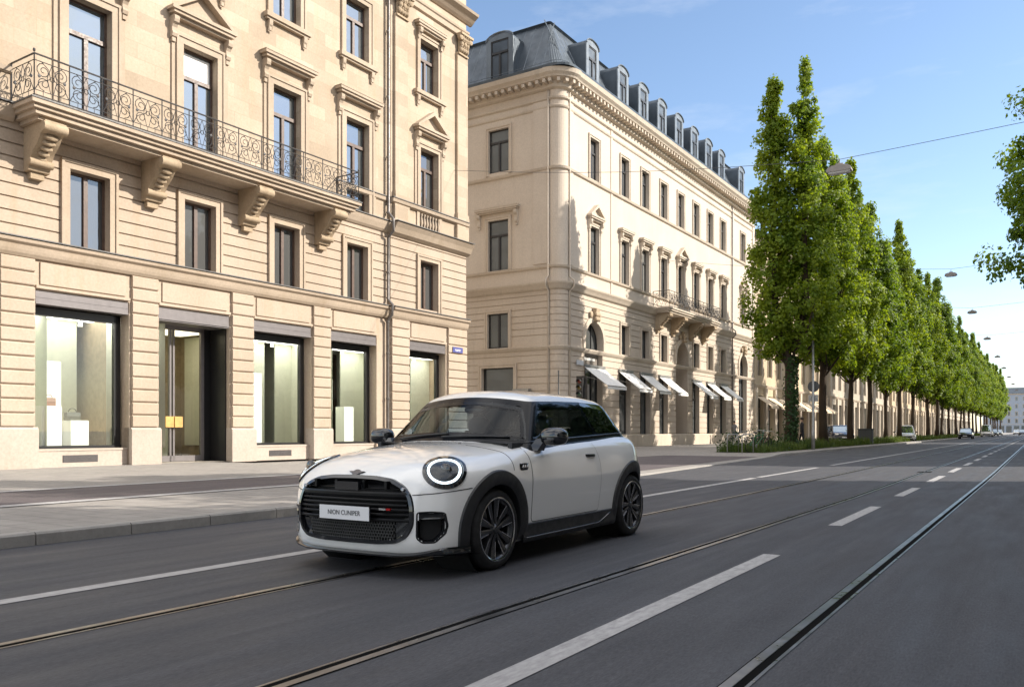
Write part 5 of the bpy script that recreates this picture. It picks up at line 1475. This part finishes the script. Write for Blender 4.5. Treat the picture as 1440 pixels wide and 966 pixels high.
# ================================================================== trees
def crown_mesh(name, seed, prof, leaders, nclump, per, leaf, mat, squash=1.0, spread=.62):
    """prof: [(height, radius)], leaders: [(dx, dy, lo, hi, scale)] vertical axes; many small bent leaves in clumps"""
    rr = random.Random(seed); hs = [p[0] for p in prof]; rs = [p[1] for p in prof]
    V, F_ = [], []; tips = []
    tot = np.cumsum([max(.05, r)**1.2 for r in rs])
    for c in range(nclump):
        L = rr.choices(leaders, [l[5] for l in leaders])[0]
        while True:
            h = rr.uniform(hs[0], hs[-1]); r = float(np.interp(h, hs, rs))
            if rr.random() < (r/max(rs))**.65+.07: break
        r *= L[4]; h = hs[0]+(h-hs[0])*(L[3]-.2-hs[0])/(hs[-1]-hs[0])
        a = rr.uniform(0, 2*PI); q = rr.random()**.42
        if c % 9 == 0: q = rr.random()*.25; h = hs[-1]-(hs[-1]-hs[0])*.45*rr.random()**1.5; r = .5; h = hs[0]+(h-hs[0])*(L[3]-.2-hs[0])/(hs[-1]-hs[0])
        bump = 1+.16*math.sin(3*a+h*1.3+seed)+.12*math.sin(5*a-h*2.1)
        ctr = Vector((L[0]+r*q*bump*math.cos(a), L[1]+r*q*bump*math.sin(a)*squash, h+rr.uniform(-.2, .2)))
        cr = spread*rr.uniform(.55, 1.25)*(1-.35*(h > hs[-1]-3)); tips.append((ctr, cr))
        out = Vector((math.cos(a), math.sin(a), .35))
        for k in range(int(per*rr.uniform(.7, 1.3)*cr/spread)):
            o = Vector((rr.gauss(0, 1), rr.gauss(0, 1), rr.gauss(0, .85)))
            o = o.normalized()*(cr*rr.random()**.45)
            o.z *= 1.35; p = ctr+o+Vector((0, 0, .22*cr))
            n = (o.normalized()*.7+out*.5+Vector((rr.gauss(0, .55), rr.gauss(0, .55), rr.gauss(.35, .5)))).normalized()
            t = n.cross(Vector((rr.gauss(0, 1), rr.gauss(0, 1), rr.gauss(0, 1)))).normalized(); w = n.cross(t)
            s = leaf*rr.uniform(.6, 1.3); b0 = len(V)
            V += [tuple(p-t*s*.55), tuple(p+w*s*.42-n*s*.10), tuple(p+t*s*.6), tuple(p-w*s*.42-n*s*.10)]
            F_ += [(b0, b0+1, b0+2), (b0, b0+2, b0+3)]
    me = bpy.data.meshes.new(name); me.from_pydata(V, [], F_); me.materials.append(mat); me.update()
    return me, tips
def trunk_mesh(name, seed, h0, top, r0, leaders, tips, nl=26):
    rr = random.Random(seed+50); b = MB()
    for i, L in enumerate(leaders):
        pts, rad = [], []
        n = 12; lo = 0 if i == 0 else h0
        for k in range(n+1):
            t = k/n; z = lo+(min(top, L[3])-2.4-lo)*t
            blend = max(0, min(1, (z-h0*.9)/3)); pts.append((L[0]*blend+.05*math.sin(z*.9+seed), L[1]*blend+.05*math.cos(z*.7), z))
            rad.append(r0*(1.35 if k == 0 and i == 0 else 1)*(1-.93*(z/top))+.012)
        b.tube(pts, rad, 9)
    for ctr, cr in rr.sample(tips, min(nl, len(tips))):
        z0 = max(h0*.86, ctr.z-1.2-1.0*math.hypot(ctr.x, ctr.y)); ax = 0; zt = z0/top
        L = min(leaders, key=lambda l: (l[0]-ctr.x)**2+(l[1]-ctr.y)**2); bl = max(0, min(1, (z0-h0*.9)/3))
        p0 = Vector((L[0]*bl, L[1]*bl, z0)); mid = (p0+ctr)/2+Vector((rr.uniform(-.2, .2), rr.uniform(-.2, .2), -.25))
        ra = r0*.42*(1-.75*zt)
        b.tube([p0, (p0*2+mid)/3+Vector((0, 0, -.05)), mid, (mid+ctr)/2, ctr], [ra, ra*.8, ra*.6, ra*.4, .012], 6)
    return b.mesh(name, M['bark'], smooth=True, recalc=False)
col_prof = [(5.0, .9), (5.7, 1.7), (7.5, 2.15), (10, 2.0), (13, 1.6), (16.5, 1.3), (18.6, .85), (20.9, .2)]
pyr_prof = [(5.2, .9), (6.0, 1.8), (7.8, 2.4), (9.8, 2.3), (12.5, 1.9), (15.5, 1.4), (18, .8), (20.3, .1)]
brd_prof = [(5.3, 1.0), (6.2, 2.0), (8.2, 2.5), (11, 2.35), (14, 1.85), (17, 1.15), (19.6, .2)]
rnd_prof = [(4.6, 1.0), (5.6, 2.4), (7.6, 3.35), (10, 3.55), (12.5, 3.2), (14.6, 2.3), (16.2, .8), (16.8, .2)]
ovr_prof = [(5.4, 1.2), (6.6, 3.6), (9.5, 5.0), (13, 5.3), (16, 5.0), (19, 3.8), (21.2, .8)]
kinds = {}
def tree_kind(key, seed, prof, leaders, n, per, leaf, mat, r0, h0, nl=26, spread=.62):
    cm, tips = crown_mesh('tree_crown', seed, prof, leaders, n, per, leaf, M[mat], 1.0, spread)
    kinds[key] = (cm, trunk_mesh('tree_trunk', seed, h0, prof[-1][0], r0, leaders, tips, nl))
tree_kind('first', 1, col_prof, [(-.80, .35, 5.0, 20.2, .72, 1.05), (.72, -.2, 5.0, 20.9, .74, 1.2)], 560, 92, .165, 'leaf1', .30, 5.2, 34, .44)
tree_kind('second', 2, brd_prof, [(0, 0, 4.6, 19.4, 1.0, 1.2), (1.1, .9, 4.6, 17.2, .7, .5)], 500, 84, .175, 'leaf1', .25, 4.9, 34, .47)
tree_kind('pyramid', 3, pyr_prof, [(0, 0, 4.4, 20.3, 1.0, 1.0)], 420, 80, .20, 'leaf1', .20, 5.2, 26, .48)
tree_kind('pyramid2', 4, pyr_prof, [(-.4, .3, 4.4, 20.3, .86, 1.0), (.7, -.4, 4.4, 18.4, .8, .7)], 420, 80, .20, 'leaf2', .20, 5.2, 26, .48)
tree_kind('pyramid3', 5, brd_prof, [(0, .2, 4.6, 19.6, 1.05, 1.0)], 420, 78, .21, 'leaf2', .21, 5.3, 26, .5)
tree_kind('round', 6, rnd_prof, [(0, 0, 4.6, 16.8, 1.0, 1.0)], 330, 85, .30, 'leafd', .26, 4.6, 24, .75)
tree_kind('overhang', 7, ovr_prof, [(0, 0, 5.4, 21.2, 1.0, 1.0)], 900, 80, .21, 'leaf2', .3, 7.0, 34, .62)
def plant_tree(key, name, label, x, y, rz=0.0, s=1.0, group=None, z=.12):
    r = tag(empty(name, (x, y, z), rz), label, 'tree', group); r.scale = (s, s, s)
    link('trunk', kinds[key][1], r); link('crown', kinds[key][0], r)
    return r
GT = 'street trees along the left kerb'
ty = [46.4, 55.3, 63.1, 71.7, 81.2, 89.6, 99.5, 109.8, 120.5, 130.5, 141, 151.5, 162, 172, 183, 194, 205, 216, 228, 240, 252, 264, 277, 293, 310, 330]
cyc = ['pyramid', 'pyramid3', 'pyramid2', 'pyramid', 'pyramid2']
ftree = None
ord_ = ['third', 'fourth', 'fifth', 'sixth', 'seventh', 'eighth', 'ninth', 'tenth', 'eleventh', 'twelfth']
for i, y in enumerate(ty):
    x = -11.4+rnd.uniform(-.25, .25)
    if i == 0: ftree = plant_tree('first', 'columnar_tree', 'tall two-pronged columnar tree with ivy on its trunk, first in the left row', -11.4, y, R(32), 1.0, GT)
    elif i == 1: plant_tree('second', 'columnar_tree', 'bright green tree with a broad loose crown, second in the left row', x, y, R(20), 1.0, GT)
    else:
        lb = ('bright green pointed tree, %s from the near end of the left row' % ord_[i-2]) if i-2 < 10 else 'pointed street tree far down the left row'
        plant_tree(cyc[(i-2) % 5], 'columnar_tree', lb, x, y, rnd.uniform(0, 6.28), rnd.uniform(.86, 1.08), GT)
GR = 'street trees along the right kerb, out of the frame'
for y in (-34, -27, -20, 8.0, 13.2, 22.6, 39.5, 46.5, 69, 76, 104.5, 112, 120, 128, 137, 146, 156):
    plant_tree('round', 'shade_tree', 'round shade tree on the right pavement', 7.6+rnd.uniform(-.3, .3), y, rnd.uniform(0, 6.28), rnd.uniform(.94, 1.05), GR)
plant_tree('overhang', 'overhanging_tree', 'dark leafy tree overhanging the street at the right edge of the picture', 3.9, 55.5, R(40), 1.06)
# ivy on the first trunk
rr = random.Random(11); b = MB()
for k in range(1100):
    z = rr.uniform(.2, 5.0); a = rr.gauss(-.9, 1.1); r = .30*(1-.5*z/20)+rr.uniform(.02, .16); p = Vector((r*math.cos(a), r*math.sin(a), z))
    n = Vector((math.cos(a)+rr.gauss(0, .4), math.sin(a)+rr.gauss(0, .4), rr.gauss(.2, .4))).normalized(); t = n.cross(Vector((rr.gauss(0, 1), rr.gauss(0, 1), 1))).normalized(); w = n.cross(t); s = rr.uniform(.05, .10)
    b.add([p-t*s, p+w*s*.8, p+t*s, p-w*s*.8], [(0, 1, 2, 3)])
tag(b.build('ivy', M['leafd'], ftree, recalc=False), kind='stuff')
# grass bed under the row
b = MB()
for (y0, y1) in ((37.6, 85), (85.1, 340)): b.quad((-12.7, y0, .135), (-10.35, y0, .135), (-10.35, y1, .135), (-12.7, y1, .135))
tag(b.build('ground_bed', M['soil'], recalc=False), kind='structure')
rr = random.Random(5); b = MB()
def blades(n, y0, y1, hmin, hmax, w):
    for _ in range(n):
        x, y = rr.uniform(-12.65, -10.4), rr.uniform(y0, y1); c = noise.noise(Vector((x*.8, y*.5, 3)))
        if c < -.25: continue
        h = rr.uniform(hmin, hmax)*(.6+1.0*max(0, c+.35)); a = rr.uniform(0, 6.28); dx, dy = math.cos(a), math.sin(a); l = rr.uniform(.1, .6)*h
        b.add([(x-dy*w, y+dx*w, .13), (x+dy*w, y-dx*w, .13), (x+dx*l*.4+dy*w*.7, y+dy*l*.4-dx*w*.7, .13+h*.6), (x+dx*l, y+dy*l, .13+h), (x+dx*l*.4-dy*w*.7, y+dy*l*.4+dx*w*.7, .13+h*.6)], [(0, 1, 2, 4), (4, 2, 3)])
blades(15000, 37.7, 62, .18, .5, .011); blades(11000, 62, 110, .2, .5, .02); blades(6000, 110, 240, .25, .5, .05)
tag(b.build('grass', M['grass'], recalc=False), 'green grass and weeds growing under the left tree row', 'grass', kind='stuff')

# ================================================================== lamps on span wires
GL = 'lamps hung over the street on span wires'
lampm = None
def span(y, x, z, zl, zr, label):
    r = tag(empty('street_lamp', (x, y, z)), label, 'street lamp', GL)
    if y > 40: r.scale = (.78, .78, .78)
    b = MB(); b.rings([[(-.40*k, dy*.5*k2, dz) for dy, k2 in ((-.32, 1), (.32, 1))] + [(.40*k, dy*.5*k2, dz) for dy, k2 in ((.32, 1), (-.32, 1))] for k, k2, dz in ((.55, .6, -.02), (.9, .9, -.08), (1, 1, -.16), (1, 1, -.22))], True, True, True)
    b.box(-.12, .12, -.05, .05, -.02, .06); b.box(-.02, .02, -.02, .02, .06, .20); link('housing', b.mesh('lamp_housing', M['lampgrey']), r)
    b = MB(); b.rings([[(-.36*k, -.13*k, dz), (-.36*k, .13*k, dz), (.36*k, .13*k, dz), (.36*k, -.13*k, dz)] for k, dz in ((1, -.222), (.92, -.27), (.6, -.30))], True, False, True); link('lamp_cover', b.mesh('lamp_cover', M['lampglass']), r)
    w_ = MB()
    zt = z+.2; n = 12
    for (xa, za, xb, zb) in ((-21.9, zl, x, zt), (x, zt, 16.0, zr)):
        w_.tube([(xa+(xb-xa)*k/n, y, za+(zb-za)*k/n-.25*math.sin(PI*k/n)) for k in range(n+1)], .009, 4)
    tag(w_.build('span_wire', M['wire']), 'thin wire across the street carrying ' + label, 'wire', 'span wires across the street')
names = ['the grey lamp nearest, in front of the tree tops', 'the second grey lamp against the sky', 'the third grey lamp against the sky', 'the fourth grey lamp against the sky', 'the fifth small grey lamp', 'the sixth small grey lamp', 'the seventh tiny grey lamp', 'the eighth tiny grey lamp', 'the ninth tiny grey lamp']
for i, y in enumerate((30.0, 52.8, 70.3, 91.2, 114, 135, 158, 182, 210)):
    span(y, -5.75 if i == 0 else -4.2, 10.1 if i == 0 else 9.95, 12.6, 11.9, names[i])

# ================================================================== pole, traffic light, cabinet, bikes, people, cars
r = tag(empty('street_pole', (-10.2, 46.3, .12)), 'grey steel pole with a sign between the first two trees', 'pole')
b = MB(); b.tube([(0, 0, 0), (0, 0, 1.0), (0, 0, 1.05), (0, 0, 7.6)], [.10, .10, .075, .055], 12); b.build('pole', M['steel'], r, smooth=True)
b = MB(); b.lathe([(.0, -.02), (.30, -.02), (.30, .0), (.0, .0)], 24, (0, .10, 3.35), 1); b.build('sign_disc', plain('sign_back_grey', (.06, .062, .065), .5), r)
b = MB(); b.box(-.24, .24, .08, .11, 2.55, 2.9); b.build('sign_plate', M['steel'], r)
r = tag(empty('traffic_light', (-18.5, 35.7, .03)), 'dark traffic light on a thin post at the side street, right of the car roof', 'traffic light')
b = MB(); b.tube([(0, 0, 0), (0, 0, 3.5)], .05, 10); b.build('post', M['darkframe'], r, smooth=True)
b = MB(); b.box(-.15, .15, -.26, -.06, 2.65, 3.6); b.box(-.28, .28, -.05, -.02, 2.55, 3.7)
for z in (2.82, 3.12, 3.42): b.rings([[(.12*math.cos(a), -.26-l, z+.12*math.sin(a)) for a in [PI*k/8 for k in range(9)]] for l in (0, .16)], False)
tl = b.build('signal_head', M['darkframe'], r)
for z, c in ((2.82, (.02, .06, .04)), (3.12, (.10, .07, .01)), (3.42, (.12, .015, .01))):
    b = MB(); b.lathe([(.0, -.275), (.09, -.265), (.1, -.26)], 16, (0, 0, z), 1); b.build('lamp', plain('signal_lens', c, .2), tl)
b = MB(); b.box(.16, .34, -.1, .1, 2.5, 3.3); b.build('signal_head', M['darkframe'], r)
r = tag(empty('sign_post', (-19.0, 34.3, .03)), 'thin bare post at the foot of the rounded building corner', 'post')
b = MB(); b.tube([(0, 0, 0), (0, 0, 3.9)], .032, 8); b.lathe([(.06, 0), (.06, .12), (.032, .14)], 10, (0, 0, 0), 2); b.build('post', M['darkframe'], r, smooth=True)
r = tag(empty('utility_cabinet', (-10.9, 66.5, .12)), 'dark grey utility cabinet standing in the grass under the trees', 'cabinet')
b = MB(); b.box(-.5, .5, -.2, .2, .08, 1.1); b.box(-.54, .54, -.24, .24, 1.1, 1.16); b.box(-.46, .46, -.16, .16, 0, .08); b.build('cabinet_body', plain('cabinet_grey', (.05, .055, .058), .6, var=.2), r)
b = MB(); b.box(-.45, -.01, -.215, -.2, .14, 1.04); b.box(.01, .45, -.215, -.2, .14, 1.04); b.build('cabinet_door', plain('cabinet_door_grey', (.07, .075, .08), .55), r)

def bicycle(x, y, rz, frame, label, lean=8):
    r = tag(empty('bicycle', (x, y, .03 if y < 36 else .13), 0), label, 'bicycle', 'bicycles parked beside the first tree'); r.rotation_euler = (R(lean), 0, rz)
    for cx in (-.52, .52):
        b = MB(); b.tube([(cx+.33*math.cos(2*PI*k/24), 0, .34+.33*math.sin(2*PI*k/24)) for k in range(24)], .018, 6, closed=True)
        for k in range(14): b.tube([(cx, 0, .34), (cx+.32*math.cos(2*PI*k/14), 0, .34+.32*math.sin(2*PI*k/14))], .003, 3)
        b.build('wheel', M['tyre'], r)
    b = MB(); P3 = lambda *p: [(q[0], 0, q[1]) for q in p]
    for a, c in (((-.08, .30), (-.20, .82)), ((-.08, .30), (.38, .72)), ((-.18, .74), (.36, .82)), ((-.52, .34), (-.18, .76)), ((-.52, .34), (-.08, .30)), ((.40, .92), (.36, .66)), ((.36, .66), (.52, .34))): b.tube(P3(a, c), .018, 6)
    b.build('frame', frame, r)
    b = MB(); b.tube([(.30, -.28, .98), (.40, -.2, 1.0), (.42, 0, .98), (.40, .2, 1.0), (.30, .28, .98)], .014, 6); b.tube([(.42, 0, .98), (.40, 0, .9)], .016, 6); b.build('handlebar', M['steel'], r)
    b = MB(); b.ellipsoid((-.22, 0, .90), (.13, .07, .04), 10, 6); b.tube([(-.2, 0, .8), (-.22, 0, .9)], .012, 5); b.build('saddle', M['cabin'], r)
    b = MB(); b.lathe([(.0, -.03), (.09, -.03), (.09, -.02), (.0, -.02)], 14, (-.08, 0, .30), 1); b.tube([(-.08, -.05, .30), (-.02, -.05, .15)], .01, 5); b.box(-.06, .02, -.12, -.04, .14, .16); b.build('crank', M['steel'], r)
bicycle(-10.9, 38.2, R(70), plain('bike_green', (.02, .12, .05), .4), 'green bicycle at the kerb end of the parked bicycles', 6)
bicycle(-11.8, 39.0, R(62), plain('bike_white', (.6, .58, .54), .4), 'white bicycle leaning beside the green bicycle', -9)
bicycle(-11.2, 40.2, R(80), plain('bike_brown', (.16, .09, .05), .4), 'brown bicycle in front of the first tree', 10)
bicycle(-12.3, 41.0, R(55), plain('bike_black', (.02, .02, .022), .4), 'black bicycle behind the white bicycle', -7)
r = tag(empty('bicycle_stand', (-11.0, 37.2, .12), R(70)), 'low bicycle stand of bent steel hoops by the side street', 'bike stand')
for k in range(2):
    b = MB(); b.tube([(-.4, k*.8, 0), (-.4, k*.8, .75), (-.34, k*.8, .84), (.34, k*.8, .84), (.4, k*.8, .75), (.4, k*.8, 0)], .025, 8); b.build('hoop', M['steel'], r, smooth=True)
# bushy weeds round the bicycles
rr = random.Random(8); b = MB()
for k in range(1500):
    c = rr.choice(((-12.2, 38.6), (-11.0, 42.0), (-12.2, 43.0), (-11.6, 40.5))); z = abs(rr.gauss(0, .42)); p = Vector((c[0]+rr.gauss(0, .3), c[1]+rr.gauss(0, .35), .14+z))
    n = Vector((rr.gauss(0, 1), rr.gauss(0, 1), rr.gauss(.4, .6))).normalized(); t = n.cross(Vector((rr.gauss(0, 1), rr.gauss(0, 1), 1))).normalized(); w = n.cross(t); s = rr.uniform(.03, .08)
    b.add([p-t*s, p+w*s*.6, p+t*s, p-w*s*.6], [(0, 1, 2, 3)])
tag(b.build('weeds', M['leafd'], recalc=False), 'bushy dark weeds among the parked bicycles', 'weeds', kind='stuff')

def person(x, y, rz, label, top, legs, hair, stride=.22, z=.12):
    r = tag(empty('person', (x, y, z), rz), label, 'person')
    J = [(0,0,.93),(0,.01,1.12),(0,.0,1.36),(0,.01,1.50),(0,.015,1.60),(0,.02,1.70),
         (.09,0,.90),(.10,stride*.45,.50),(.10,stride,.09),(.10,stride+.14,.05), (-.09,0,.90),(-.10,-stride*.2,.50),(-.10,-stride-.08,.10),(-.10,-stride+.06,.05),
         (.17,0,1.40),(.22,-.06,1.13),(.21,.02,.90),(.20,.05,.82), (-.17,0,1.40),(-.22,.04,1.13),(-.21,.12,.91),(-.20,.16,.83)]
    E = [(0,1),(1,2),(2,3),(3,4),(4,5),(0,6),(6,7),(7,8),(8,9),(0,10),(10,11),(11,12),(12,13),(2,14),(14,15),(15,16),(16,17),(2,18),(18,19),(19,20),(20,21)]
    rad = [.125,.125,.15,.055,.085,.075,.095,.06,.042,.035,.095,.06,.042,.035,.062,.045,.034,.03,.062,.045,.034,.03]
    me = bpy.data.meshes.new('person_body'); me.from_pydata(J, E, []); o = link('body', me, r)
    md = o.modifiers.new('skin', 'SKIN')
    for v, q in zip(me.skin_vertices[0].data, rad): v.radius = (q, q*.8)
    me.skin_vertices[0].data[0].use_root = True
    o.modifiers.new('sub', 'SUBSURF').levels = 1; o.modifiers['sub'].render_levels = 1
    dg = bpy.context.evaluated_depsgraph_get(); m2 = bpy.data.meshes.new_from_object(o.evaluated_get(dg)); o.modifiers.clear(); o.data = m2
    m2.materials.clear()
    for m in (top, legs, M['skin'], M['cabin']): m2.materials.append(m)
    for p in m2.polygons:
        c = p.center; p.use_smooth = True
        p.material_index = 2 if c.z > 1.52 or (abs(c.x) > .17 and c.z < .88 and c.z > .7) else (3 if c.z < .10 else (0 if c.z > .92 else 1))
    b = MB(); b.ellipsoid((0, .0, 1.695), (.088, .10, .095), 14, 9); b.build('hair', hair, r, smooth=True)
    return r
M['skin'] = plain('skin', (.45, .28, .2), .55)
person(-11.7, 50.3, R(120), 'person in dark clothes walking behind the grey pole', plain('dark_coat', (.02, .02, .025), .8), plain('dark_trousers', (.025, .025, .03), .8), plain('brown_hair', (.04, .025, .015), .6))
person(-19.8, 63.5, R(10), 'person in a grey jacket walking along the far shop fronts', plain('grey_jacket', (.16, .16, .17), .8), plain('blue_trousers', (.03, .04, .07), .8), plain('dark_hair', (.015, .012, .01), .6), .18)

def simple_car(name, label, x, y, rz, paint, L=4.3, W=1.8, H=1.5, van=False, group=None, z=0.0):
    r = tag(empty(name, (x, y, z), rz), label, 'car' if not van else 'van', group)   # local -y is the front
    h = L/2; hood = .30 if van else .95; b = MB()
    bel = .92 if not van else 1.05
    st = [(-h, .45, .62, .80), (-h+.08, .30, .74, .92), (-h+.35, .22, bel-.12, .97), (-h+hood, .22, bel, 1.0), (0, .22, bel+.02, 1.0), (h-.5, .22, bel+.04, 1.0), (h-.1, .28, bel, .96), (h, .42, bel-.1, .88)]
    rs = []
    for y_, z0, z1, k in st:
        w = W/2*k; rs.append([(-w*.86, y_, z0), (-w, y_, z0+.18), (-w, y_, (z0+z1)/2+.08), (-w*.94, y_, z1-.04), (-w*.82, y_, z1), (w*.82, y_, z1), (w*.94, y_, z1-.04), (w, y_, (z0+z1)/2+.08), (w, y_, z0+.18), (w*.86, y_, z0)])
    b.rings(rs, True, True, True); b.build('body', paint, r, smooth=True, sharp=35)
    f0, f1 = -h+hood, (-h+hood+.25 if van else -h+hood+.72); q1, q0 = (h-.25 if van else h-.75), h-.12
    g = MB(); wb, wt = W/2*.86, W/2*.70
    cab = lambda sx, y_, z_, w: (sx*w, y_, z_)
    g.rings([[(-wb, f0, bel-.02), (wb, f0, bel-.02), (wb, q0, bel), (-wb, q0, bel)], [(-wt, f1, H-.07), (wt, f1, H-.07), (wt, q1, H-.07), (-wt, q1, H-.07)]], True)
    g.build('window', M['carpane'], r)
    t = MB(); t.rings([[(-wt*k, f1-.02+d_, z_), (wt*k, f1-.02+d_, z_), (wt*k, q1+.02-d_, z_), (-wt*k, q1+.02-d_, z_)] for k, d_, z_ in ((1.02, -.02, H-.09), (1.02, .0, H-.05), (.9, .1, H))], True, True, True)
    for s in (-1, 1):
        for (ya, yb) in ((f0, f1), (q0, q1)): t.tube([(s*wb*1.0, ya, bel-.02), (s*wt*1.01, yb, H-.07)], .045, 5)
        ym = (f1+q1)/2; t.tube([(s*wb*1.01, ym, bel), (s*wt*1.02, ym, H-.07)], .04, 5)
    t.build('roof', paint, r, smooth=True, sharp=35)
    for s in (-1, 1):
        for yy in (-h+.82, h-.78):
            w_ = MB(); w_.lathe([(.0, -.1), (.26, -.1), (.32, -.07), (.32, .07), (.26, .1), (.0, .1)], 20, (s*(W/2-.1), yy, .32), 0); wo = w_.build('wheel', M['tyre'], r, smooth=True, sharp=40)
            w_ = MB(); w_.lathe([(.0, -.115), (.20, -.108), (.20, .108), (.0, .115)], 14, (s*(W/2-.1), yy, .32), 0); w_.build('rim', M['steel'], wo)
        l = MB(); l.ellipsoid((s*W*.36, -h+.10, .68), (.17, .09, .07), 10, 6); l.build('headlight', M['lampglass'], r)
        l = MB(); l.ellipsoid((s*W*.40, h-.06, .78), (.10, .06, .10), 10, 6); l.build('tail_light', M['red'], r)
        l = MB(); l.ellipsoid((s*(W/2+.08), f0+.35, bel+.08), (.10, .06, .07), 8, 5); l.build('wing_mirror', M['gloss'], r)
    l = MB(); l.box(-.5, .5, -h-.02, -h+.06, .48, .60); l.box(-.62, .62, -h-.01, -h+.08, .26, .36); l.build('grille', M['gloss'], r)
    l = MB(); l.box(-.26, .26, -h-.03, -h-.005, .38, .48); l.build('number_plate', M['plate'], r)
    return r
M['carpane'] = window_glass('car_pane', .3, (.012, .015, .017))
pw = plain('parked_white', (.68, .68, .67), .25, coat=1); pd = plain('parked_dark', (.03, .033, .04), .25, coat=1); pb = plain('parked_blue', (.03, .045, .09), .25, coat=1); ps = plain('parked_silver', (.30, .31, .32), .3, metal=.5, coat=1)
GP = 'cars parked and driving far down the street'
simple_car('parked_car', 'white estate car parked under the left trees, the biggest of the far cars', -11.4, 91.8, R(10), pw, 4.5, 1.85, 1.68, group=GP)
simple_car('parked_car', 'dark blue car parked behind the tree trunks near the shop fronts', -15.2, 79, R(25), pb, 4.2, 1.78, 1.5, group=GP, z=.12)
simple_car('parked_car', 'dark car parked at the kerb behind the white estate car', -8.7, 133, 0, pd, 4.2, 1.78, 1.5, group=GP)
simple_car('parked_van', 'white van parked at the kerb under the far trees', -8.6, 186, 0, pw, 5.2, 2.0, 2.3, True, GP)
simple_car('parked_car', 'dark car parked at the kerb beyond the white van', -8.6, 214, 0, pd, 4.3, 1.8, 1.6, group=GP)
simple_car('parked_car', 'silver car parked at the kerb furthest away', -8.5, 236, 0, ps, 4.3, 1.8, 1.5, group=GP)
simple_car('distant_car', 'dark car driving far off near the vanishing point of the tracks', -3.6, 248, 0, pd, 4.4, 1.8, 1.55, group=GP)
simple_car('distant_car', 'white car driving far off behind the dark driving car', -5.6, 285, 0, pw, 4.4, 1.8, 1.55, group=GP)
